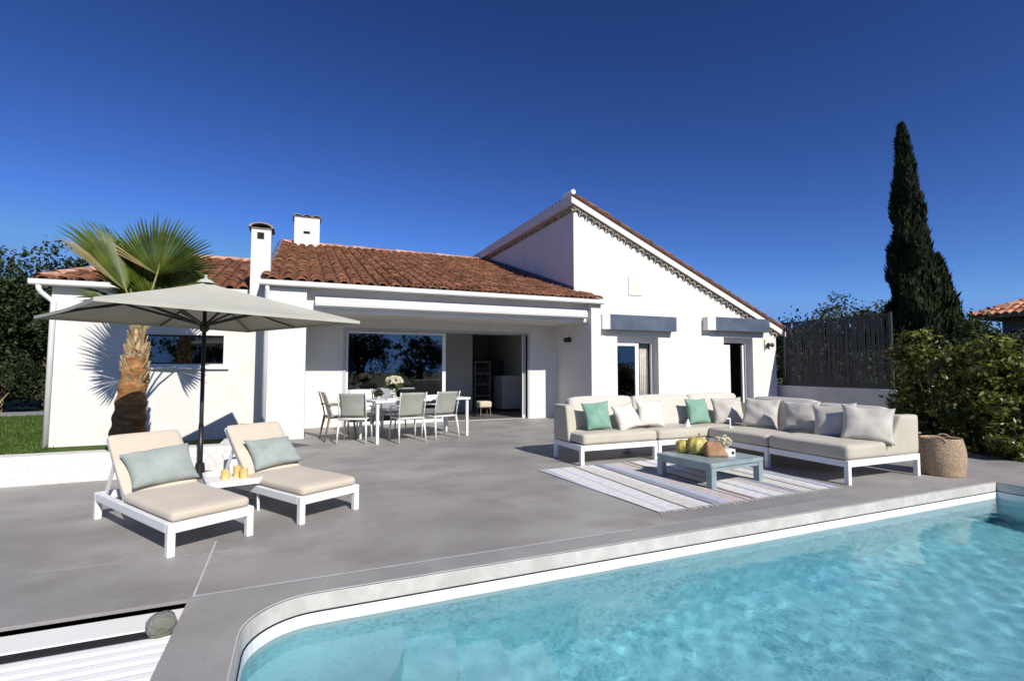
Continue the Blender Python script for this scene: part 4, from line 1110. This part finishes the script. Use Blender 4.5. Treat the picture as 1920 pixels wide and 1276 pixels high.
# ------------------------------------------------------------------ dining set
TA = R(14)
DT = empty('dining_table', (2.08, 9.75, 0), TA, 'long white dining table on the porch edge', 'dining table')
b = MB(); b.box(-.98, .98, -.46, .46, .715, .755); b.build('tabletop', 'white_paint', DT, bevel=.006)
for (x, y) in ((-.95, -.43), (.90, -.43), (.90, .38), (-.95, .38)):
    b = MB(); b.box(x, x + .05, y, y + .05, 0, .715); b.build('leg', 'white_metal', DT, bevel=.004)
def on_t(x, y, z): return (2.08 + x * math.cos(TA) - y * math.sin(TA), 9.75 + x * math.sin(TA) + y * math.cos(TA), z)
CGR = 'chairs around the dining table'
def make_chair(sling='chair_sling', fr='chair_frame'):
    c = empty('dining_chair', (0, 0, 0))   # faces +y, rear at -y
    b = MB(); rbox_mesh(b, -.225, .225, -.20, .23, .43, .455, .012, .0, 6); b.build('seat', sling, c, smooth=True)
    b = MB(); n_ = 10; vs = []
    for th in (0, .014):
        for j in range(n_ + 1):
            for i in range(n_ + 1):
                u = -1 + 2 * i / n_; v = j / n_
                y = -.20 - .10 * v - .035 * v * v + .035 * u * u + th; z = .47 + v * .42
                vs.append(((.215 + .012 * v) * u, y, z + .006 * (1 - u * u)))
    NN = (n_ + 1) ** 2; fs = []
    for s_ in (0, 1):
        for j in range(n_):
            for i in range(n_):
                a = s_ * NN + j * (n_ + 1) + i; fs.append((a, a + 1, a + n_ + 2, a + n_ + 1) if s_ else (a, a + n_ + 1, a + n_ + 2, a + 1))
    rim = [i for i in range(n_ + 1)] + [j * (n_ + 1) + n_ for j in range(1, n_ + 1)] + [n_ * (n_ + 1) + i for i in range(n_ - 1, -1, -1)] + [j * (n_ + 1) for j in range(n_ - 1, 0, -1)]
    for k in range(len(rim)):
        a, b2 = rim[k], rim[(k + 1) % len(rim)]; fs.append((a, b2, b2 + NN, a + NN))
    b.add(vs, fs); b.build('backrest', sling, c, smooth=True)
    b = MB(); b.tube([(-.235, -.235, .43), (-.235, .22, .43), (.235, .22, .43), (.235, -.235, .43), (-.235, -.235, .43)], .016, 6)
    for sx in (-1, 1): b.tube([(.235 * sx, -.21, .43), (.235 * sx, -.245, .6), (.238 * sx, -.30, .80), (.24 * sx, -.335, .90)], .013, 6)
    b.build('frame', fr, c, smooth=True)
    for sx in (-1, 1):
        b = MB(); b.tube([(.225 * sx, .21, .44), (.245 * sx, .235, .22), (.25 * sx, .25, 0)], [.021, .017, .011], 8); b.build('leg', fr, c, smooth=True)
        b = MB(); b.tube([(.225 * sx, -.215, .44), (.245 * sx, -.265, .2), (.25 * sx, -.30, 0)], [.024, .018, .011], 8); b.build('leg', fr, c, smooth=True)
        b = MB(); b.tube([(.238 * sx, -.285, .66), (.255 * sx, -.12, .655), (.262 * sx, .10, .64), (.258 * sx, .19, .61), (.245 * sx, .21, .45)], .013, 8); b.build('armrest', fr, c, smooth=True)
    return c
ch0 = make_chair()
def place(c, x, y, rz, label):
    c.location = (x, y, 0); c.rotation_euler.z = rz; tag(c, label, 'chair', CGR); return c
place(ch0, .95, 9.55, R(-18), 'grey sling chair at the left corner of the dining table, nearest the column')
place(copy_tree(ch0), 1.84, 9.30, R(9), 'grey sling chair with its back to the pool, in front of the flower vase')
place(copy_tree(ch0), 2.50, 9.48, R(16), 'grey sling chair with its back to the pool, nearest the open door')
cc = make_chair('chair_cream'); place(cc, 1.22, 10.42, R(194), 'cream backed chair behind the left end of the dining table')
cg = make_chair('chair_grey'); place(cg, 1.72, 10.52, R(194), 'dark grey backed chair behind the dining table beside the flowers')
cb = make_chair('chair_cream', 'chair_brown'); place(cb, .70, 10.0, R(-82), 'cream chair seen side on at the left end of the dining table')
# flowers, plant, plates
FV = empty('flower_vase', (1.66, 9.72, .755), 0, 'bouquet of white flowers in a glass vase on the dining table', 'vase')
b = MB(); b.lathe([(.001, 0), (.055, 0), (.05, .1), (.062, .2), (.057, .2), (.045, .1), (.05, .012), (.001, .01)], (0, 0, 0), 18); b.build('vase', 'glass_clear', FV, smooth=True)
b = MB()
for k in range(16):
    a = rnd(0, 6.28); r = rnd(.02, .15); b.tube([(rnd(-.02, .02), rnd(-.02, .02), .02), (r * .3 * math.cos(a), r * .3 * math.sin(a), .2), (r * math.cos(a), r * math.sin(a), rnd(.26, .36))], .004, 5)
b.build('stems', 'leaf_flower_green', FV)
pp, pn = crown_pts([(0, 0, .25, .13, .13, .10)], 700, .8, .15, 60); v_, q_ = leaves(pp, pn, .035, .35); np_mesh('foliage', v_, q_, 'leaf_flower_green', FV)
bl = []
for k in range(17):
    a = rnd(0, 6.28); e = rnd(.1, 1.45); bl.append((.155 * math.cos(a) * math.cos(e), .155 * math.sin(a) * math.cos(e), .28 + .11 * math.sin(e), .045, .045, .04))
bl += [(-.03, -.13, .13, .045, .04, .04), (.0, -.1, .03, .05, .03, .03)]
pp, pn = crown_pts(bl, 1900, .6, .25, 150); v_, q_ = leaves(pp, pn, .018, .7); np_mesh('blossom', v_, q_, 'petal_white', FV)
PL = empty('herb_pot', (1.36, 9.62, .755), 0, 'small dark green herb plant on the dining table', 'plant')
b = MB(); b.lathe([(.001, 0), (.035, 0), (.045, .06), (.001, .055)], (0, 0, 0), 14); b.build('pot', 'greyware', PL)
pp, pn = crown_pts([(0, 0, .11, .075, .075, .065)], 380, .6, .2, 50); v_, q_ = leaves(pp, pn, .026, .5); np_mesh('foliage', v_, q_, 'leaf_dark', PL)
def flat_box(name, label, cat, loc, hx, hy, h, matn='paper_white', rz=TA):
    b = MB(); b.box(-hx, hx, -hy, hy, 0, h); o = b.build(name, matn, bevel=.004); o.location = loc; o.rotation_euler.z = rz; return tag(o, label, cat)
flat_box('serving_dish', 'white rectangular dish on the dining table between the right chairs', 'dish', on_t(.28, -.1, .756), .16, .1, .05)
flat_box('napkin_box', 'small white box at the left end of the dining table', 'box', on_t(-.62, -.28, .756), .09, .06, .03)
st_ = empty('stool', (4.66, 13.0, 0), 0, 'small beige upholstered stool just inside the open sliding door', 'stool')
b = MB(); rbox_mesh(b, -.17, .17, -.17, .17, .26, .42, .03, .01, 6); b.build('seat', 'cushion_cream', st_, smooth=True)
for sx in (-1, 1):
    for sy in (-1, 1):
        b = MB(); b.tube([(.13 * sx, .13 * sy, .27), (.15 * sx, .15 * sy, 0)], .014, 6); b.build('leg', 'chair_brown', st_)

# ------------------------------------------------------------------ palm
PX, PY = -2.28, 9.0
PA = empty('palm_tree', (PX, PY, -.05), 0, 'young fan palm with a stout brown trunk before the house wing', 'palm tree')
b = MB(); prof = []
n_ = 40; vs = []
zs = [i / 39 for i in range(40)]
def trunk_c(t_): return (PX - .03 + .07 * t_ ** 1.2, PY, -.1 + 1.62 * t_)
def trunk_r(t_): return .27 - .10 * t_ ** .7 - .03 * t_ + .012 * math.sin(t_ * 46) + (.05 * (1 - t_ * 6) if t_ < 1 / 6 else 0)
b.tube([trunk_c(t_) for t_ in zs], [trunk_r(t_) for t_ in zs], 22); b.build('trunk', 'palm_trunk', PA, True, smooth=True)
b = MB()     # old leaf bases wrapping the upper trunk
for k in range(120):
    t_ = rnd(.72, 1.2); a = k * 2.399; c = Vector((PX + .03 + .02 * t_, PY, -.1 + 1.62 * t_)); r = max(.085, .16 - .06 * max(0, t_ - .8) / .3) * (1 if t_ < 1.1 else .9)
    d = Vector((math.cos(a), math.sin(a), 0)); tn = Vector((-math.sin(a), math.cos(a), 0))
    p0 = c + d * r * .9; p1 = c + d * (r + rnd(.02, .05)) + Vector((0, 0, rnd(.10, .2))) + tn * rnd(-.03, .03)
    b.bar(p0, p1, rnd(.05, .09), .018, rnd(.015, .035), .010, up=tuple(d))
b.build('leaf_bases', 'palm_boot', PA, True)
def frond(hub, base, up, face, rad, spread=118, n=38, droop=.1, matn='palm_leaf', dry=0):
    """a fan leaf: hub position, petiole from base, fan plane spanned by `up` and side, normal `face`"""
    hub = Vector(hub); up = Vector(up).normalized(); face = Vector(face); face = (face - up * face.dot(up)).normalized(); side = up.cross(face)
    b = MB(); bd = MB()
    half = R(spread) / n * .98
    for k in range(n):
        a = R(spread) * (-1 + 2 * (k + .5) / n); L_ = rad * rnd(.9, 1.06) * (1 - .16 * abs(a) / 2)
        tgt = bd if (dry and (k < dry)) else b
        d = up * math.cos(a) + side * math.sin(a); tn = side * math.cos(a) - up * math.sin(a)
        fus = .66 * L_; bend = droop * rnd(.5, 1.6)
        w1 = fus * math.tan(half)
        P = lambda s_, wv, ridge_: hub + d * s_ + tn * wv + face * (ridge_ - bend * (s_ / rad) ** 2.2 * rad * .5)
        pts = [P(0, 0, 0), P(fus, -w1, 0), P(fus, w1, 0), P(fus, 0, .030), P(fus + (L_ - fus) * .55, -w1 * .55, -.02), P(fus + (L_ - fus) * .55, w1 * .55, -.02), P(fus + (L_ - fus) * .55, 0, .0), P(L_, 0, -.09 * rad * rnd(.2, 1.2))]
        tgt.add(pts, [(0, 1, 3), (0, 3, 2), (1, 4, 6, 3), (3, 6, 5, 2), (4, 7, 6), (6, 7, 5)])
    fo = b.build('frond', matn, PA, True, fix=False)
    if dry: bd.build('dry_edge', 'palm_leaf_dry', fo, True, fix=False)
    pb_ = MB(); base = Vector(base); mid = (base + hub) / 2 + Vector((0, 0, .05))
    pb_.tube([base, mid, hub, hub + up * .18 * rad], [.022, .016, .012, .005], 6); pb_.build('petiole', 'palm_petiole', fo, True)
top = (PX + .07, PY, 1.80)
frond((-2.00, 8.94, 2.74), top, (.16, .05, 1.), (-.15, -1., .12), .98, 72, 40, .05, dry=3)
frond((-2.36, 8.92, 2.46), top, (-.40, -.02, 1.), (.95, -.40, .25), 1.14, 48, 32, .04, dry=4)
frond((-2.34, 9.08, 2.42), top, (-.12, .12, .9), (.75, -.7, .3), .66, 62, 30, .08)
frond((-2.20, 9.22, 2.36), top, (-.05, .5, .8), (.3, -.8, .4), .60, 80, 30, .15)
frond((-1.72, 9.05, 2.36), top, (.75, .15, .45), (-.2, -.5, .9), .58, 85, 30, .25)
frond((-2.05, 9.10, 2.30), top, (.35, .3, .7), (.6, -.7, .5), .55, 80, 28, .2)
frond((-2.48, 8.95, 2.26), top, (-.7, -.2, .45), (.3, -.3, .9), .5, 80, 26, .3)
frond((-2.16, 9.15, 2.52), top, (-.12, .25, 1.), (.5, -.9, .1), .72, 66, 32, .07)
frond((-1.80, 9.1, 2.50), top, (.55, .2, .75), (-.3, -.8, .5), .66, 75, 30, .12)
frond((-2.2, 9.3, 2.2), top, (.1, .8, .25), (0, -.2, 1.), .5, 85, 26, .35)

PA.location = (PX * 1.078, 9.7, -.159); PA.scale = (1.078,) * 3

# ------------------------------------------------------------------ trees and shrubs
def tree(name, label, cat, base, blobs, n, size, matn, group=None, trunk_r=.14, aspect=.45, shell=.45, clump=.16, crown='crown', limbs=6):
    e = empty(name, base, rnd(0, 6.28), label, cat, group)
    zs = min(bb[2] - bb[5] for bb in blobs); zt = max(bb[2] for bb in blobs)
    b = MB(); b.tube([(0, 0, -.15), (rnd(-.05, .05), rnd(-.05, .05), max(.3, zs)), (rnd(-.1, .1), rnd(-.1, .1), zt)], [trunk_r * 1.25, trunk_r, trunk_r * .3], 9)
    for k in range(limbs):
        bb = random.choice(blobs); z0 = max(.2, zs + .1) + rnd(0, .3) * (zt - zs)
        q = Vector((bb[0] + rnd(-.5, .5) * bb[3], bb[1] + rnd(-.5, .5) * bb[4], bb[2] + rnd(-.2, .7) * bb[5]))
        b.tube([(0, 0, z0), (q.x * .5, q.y * .5, (z0 + q.z) / 2 + .05), q], [trunk_r * .5, trunk_r * .32, trunk_r * .1], 6)
    b.build('trunk', 'bark', e, smooth=True)
    pp, pn = crown_pts(blobs, n, shell, clump)
    v_, q_ = leaves(pp, pn, size, aspect)
    np_mesh(crown, v_, q_, matn, e)
    return e
def rblobs(w, h, z0, k, seed, d=None):
    rs = random.Random(seed); d = d or w; out = [(0, 0, z0 + h * .5, w * .33, d * .33, h * .46)]
    for i in range(k):
        a = rs.uniform(0, 6.28); z = rs.uniform(.18, .86); rr = (math.sin(math.pi * z) ** .6) * .3
        s_ = rs.uniform(.15, .26)
        out.append((w * rr * math.cos(a), d * rr * math.sin(a), z0 + h * z, w * s_, d * s_, h * s_ * .8))
    return out
# hedge shrubs along the right side of the terrace
HG = 'shrubs along the right edge of the terrace'
for k, (x, y, w, h, n, lab) in enumerate((
    (10.75, 5.55, 1.65, 1.95, 10000, 'glossy green laurel shrub beside the end of the dark fence'),
    (10.2, 4.62, 1.6, 1.92, 11000, 'tallest glossy laurel shrub below the cypress'),
    (10.4, 3.75, 1.6, 1.75, 10000, 'broad glossy laurel shrub behind the basket'),
    (12.3, 4.9, 2.2, 1.62, 7000, 'laurel shrub behind the others, below the neighbouring house'),
    (11.5, 3.3, 1.9, 1.45, 6000, 'shaded laurel shrub at the right edge of the terrace'),)):
    tree('laurel_shrub', lab, 'shrub', (x, y, -.1), rblobs(w, h * 1.12, -.02, 9, 40 + k), n, .062, 'leaf_laurel', HG, .04, .34, .5, .15, 'foliage')
tree('low_shrub', 'small loose leafy shrub drooping over the deck behind the basket', 'shrub', (9.62, 4.05, -.05), rblobs(.7, .6, 0, 6, 77), 2200, .06, 'leaf_laurel', HG, .02, .3, .6, .2, 'foliage', 4)
tree('low_shrub', 'small bluish shrub at the end of the low grey wall', 'shrub', (12.55, 6.9, -.05), rblobs(1.0, .9, 0, 6, 78), 2600, .05, 'leaf_olive', HG, .02, .3, .6, .2, 'foliage', 4)
# cypress
def cypress(name, label, base, h, r, n, lean, matn):
    e = empty(name, base, 0, label, 'tree')
    b = MB(); b.tube([(0, 0, -.1), (lean * .3, 0, h * .5), (lean, 0, h * .97)], [.16, .09, .012], 8); b.build('trunk', 'bark', e, smooth=True)
    t_ = RNG.random(n) ** .85; a = RNG.uniform(0, 6.28, n)
    rad = r * np.clip(1.12 * (1 - t_) ** .72, .02, 1) * np.where(t_ < .12, .6 + t_ * 3.3, 1)
    lump = 1 + .16 * np.sin(3 * a + 9 * t_ * 3) + .13 * np.sin(5 * a - 23 * t_) + .1 * np.sin(31 * t_ + 2 * a)
    q = np.clip(1 - .42 * RNG.random(n) ** 1.8, 0, 1.) + RNG.normal(0, .045, n)
    p = np.stack([lean * t_ ** 1.4 + rad * lump * q * np.cos(a), rad * lump * q * np.sin(a), .05 + t_ * h * .985], 1)
    nr = np.stack([np.cos(a), np.sin(a), np.zeros(n)], 1)
    up = np.stack([.25 * np.cos(a), .25 * np.sin(a), np.ones(n)], 1) + RNG.normal(0, .25, (n, 3)); up /= np.linalg.norm(up, axis=1)[:, None]
    sd_ = np.cross(up, nr + RNG.normal(0, .6, (n, 3))); sd_ /= np.linalg.norm(sd_, axis=1)[:, None]
    s_ = (RNG.uniform(.09, .22, n))[:, None]
    v_ = np.stack([p - up * s_ * .5, p + sd_ * s_ * .2, p + up * s_, p - sd_ * s_ * .2], 1).reshape(-1, 3)
    np_mesh('crown', v_, np.arange(4 * n).reshape(n, 4), matn, e)
    return e
cypress('cypress_tree', 'tall slender dark cypress rising above the shrubs', (17.85, 9.5, -.1), 9.15, .76, 26000, -.42, 'leaf_cypress')
cypress('cypress_tree', 'shorter cypress leaning against the right side of the tall cypress', (18.95, 9.35, -.1), 5.0, .80, 11000, -.2, 'leaf_cypress')
# trees beyond the fence
BG = 'trees beyond the fence on the right'
for k, (x, y, w, h, n, m_, lab) in enumerate((
    (17.0, 12.6, 3.8, 3.5, 10000, 'leaf_dark', 'dense dark bush showing behind the dark fence, next to the house'),
    (21.5, 14.2, 3.2, 4.8, 10000, 'leaf_mid', 'rounded green tree topping the middle of the fence'),
    (19.2, 11.2, 3.4, 3.3, 10000, 'leaf_dark', 'dark bush behind the middle post of the fence'),
    (22.0, 12.2, 3.4, 4.3, 10000, 'leaf_olive', 'greyish green tree at the right end of the fence, left of the cypress'),
    (18.0, 8.0, 2.8, 2.7, 6500, 'leaf_dark', 'dark green tree at the foot of the cypresses'),
    (20.5, 9.5, 2.6, 3.6, 8000, 'leaf_mid', 'green tree between the cypresses and the neighbouring house'),
    (15.2, 9.6, 2.2, 2.3, 5000, 'leaf_mid', 'leafy bush pressed against the back of the fence panel nearest the shrubs'),)):
    tree('garden_tree', lab, 'tree', (x, y, -.15), rblobs(w, h, 0., 10, 60 + k), n, .085, m_, BG, .09)
# trees on the left behind the wing
LG = 'trees behind the lawn on the left'
for k, (x, y, w, h, n, m_, lab) in enumerate((
    (-10.6, 22.5, 5.4, 5.6, 13000, 'leaf_mid', 'big dense oak at the left edge behind the lawn'),
    (-8.5, 23.5, 4.6, 5.7, 11000, 'leaf_dark', 'dark tree partly hidden by the left corner of the house'),
    (-13.0, 25., 5.5, 6.1, 9000, 'leaf_olive', 'taller olive green tree at the far left'),
    (-8.9, 21.4, 2.2, 1.9, 4500, 'leaf_dark', 'low dark bush at the far end of the lawn'),
    (-10.8, 20.9, 1.8, 1.5, 3500, 'leaf_laurel', 'low bright green bush by the grey garden path'),)):
    tree('oak_tree' if h > 3 else 'garden_bush', lab, 'tree' if h > 3 else 'bush', (x, y, -.15), rblobs(w, h, .0 if h < 3 else .1, 11, 90 + k), n, .10 if h > 3 else .07, m_, LG, .16 if h > 3 else .04)
b = MB()
for k in range(22):
    x, y = rnd(-9.6, -8.0), rnd(20.5, 20.9); h = rnd(.5, 1.1); d = (rnd(-.35, .35), rnd(-.1, .1))
    b.tube([(x * .3 - 6.2, y, -.1), (x * .3 - 6.2 + d[0] * .4, y + d[1], h * .5), (x * .3 - 6.2 + d[0], y + d[1], h)], [.03, .02, .008], 6)
o = b.build('bare_shrub', 'palm_boot'); tag(o, 'pale bare-stemmed shrub before the dark trees on the left', 'shrub')
# hill behind
hx = np.linspace(-190, 190, 120); hy = np.linspace(60, 170, 50); X, Y = np.meshgrid(hx, hy)
prof = 22 * np.exp(-((X + 95) / 46) ** 2) + 10 * np.exp(-((X + 30) / 40) ** 2) + 8 * np.exp(-((X - 150) / 60) ** 2)
Z = -.3 + prof * np.sin(np.clip((Y - 60) / 80, 0, 1) * math.pi / 2) + 1.1 * np.sin(X * .31) * np.sin(Y * .27) * np.clip((Y - 60) / 20, 0, 1)
vv = np.stack([X, Y, Z], 2).reshape(-1, 3); ii = np.arange(X.size).reshape(X.shape)
qq = np.stack([ii[:-1, :-1], ii[:-1, 1:], ii[1:, 1:], ii[1:, :-1]], 2).reshape(-1, 4)
tag(np_mesh('hill', vv, qq, 'hill_green', smooth=True), kind='structure')

# neighbouring house at the right edge
NH = empty('neighbour_house', (24, 8, 0), 0, 'neighbouring house with an orange tiled roof at the right edge', 'house')
b = MB(); b.box(22.3, 30, 2.5, 9.3, -.2, 3.15); b.build('wall', 'neigh_wall', NH, True)
a_ = R(23); EX, EY0, EY1, EZ = 21.7, 1.9, 9.95, 3.12; half = (EY1 - EY0) / 2
mbn, (o5, u5, v5, n5) = canal_roof('nr', (EX, EY0, EZ), (0, 1, 0), (math.cos(a_), 0, math.sin(a_)), 35, 11, (EY1 - EY0) / 35, half / math.cos(a_) / 11,
                                   trim=lambda u, v: v * math.cos(a_) < min(u, EY1 - EY0 - u) + .08)
mbn.mi = 1
rz_ = EZ + half * math.tan(a_); ym = (EY0 + EY1) / 2
mbn.add([(EX, EY0, EZ), (EX, EY1, EZ), (EX + half, ym, rz_), (31, EY1, EZ), (31, EY0, EZ), (31, ym, rz_)], [(0, 1, 2), (1, 3, 5, 2), (4, 0, 2, 5), (0, 4, 3, 1)])
mbn.add([(EX - .02, EY0, EZ - .10), (EX - .02, EY1, EZ - .10), (EX - .02, EY1, EZ + .0), (EX - .02, EY0, EZ + .0), (31, EY0, EZ - .1), (31, EY1, EZ - .1)], [(0, 1, 2, 3), (0, 4, 5, 1)])
nr_ = mbn.build('roof', ['roof_orange', 'neigh_wall'], NH, True, fix=False)
ridge('hip', (EX, EY1, EZ + .03), (EX + half, ym, rz_ + .03), .12, nr_, matn='roof_orange')
for (y0, y1) in ((8.75, 9.05), (7.9, 8.1)):
    b = MB(); b.box(22.24, 22.298, y0, y1, 1.4, 2.7); b.build('shutter', 'neigh_shutter', NH, True, bevel=.006)
b = MB(); b.box(22.26, 22.298, 8.12, 8.73, 1.4, 2.7); b.build('window', 'dark_void', NH, True)

# trees across the garden that the glass doors mirror
RG = 'trees across the garden mirrored in the glass'
for k, (x, y, w, h, n, m_) in enumerate(((-1, -17, 4.5, 7.4, 6000, 'leaf_dark'), (4.5, -16, 5.5, 4.6, 6000, 'leaf_dark'), (9.5, -18, 5, 4.0, 5000, 'leaf_dark'), (14.5, -17, 4.5, 5.8, 5000, 'leaf_dark'), (-6.5, -18, 5, 4.8, 5000, 'leaf_mid'), (20, -18, 5.5, 5.0, 4500, 'leaf_mid'), (-12, -18, 5.5, 5.5, 4500, 'leaf_dark'), (26, -18, 5, 4.6, 4000, 'leaf_dark'))):
    tree('garden_tree', ['tall', 'broad', 'dark', 'narrow', 'spreading', 'far', 'leaning', 'rounded'][k] + ' tree across the garden seen mirrored in the glass', 'tree', (x, y, -.15), rblobs(w, h, .2, 10, 120 + k), n, .14, m_, RG, .16)

sd.cycles.is_caustics_light = True
bpy.data.objects['water'].cycles.is_caustics_caster = True
bpy.data.objects['pool_basin'].cycles.is_caustics_receiver = True
S.cycles.caustics_refractive = True
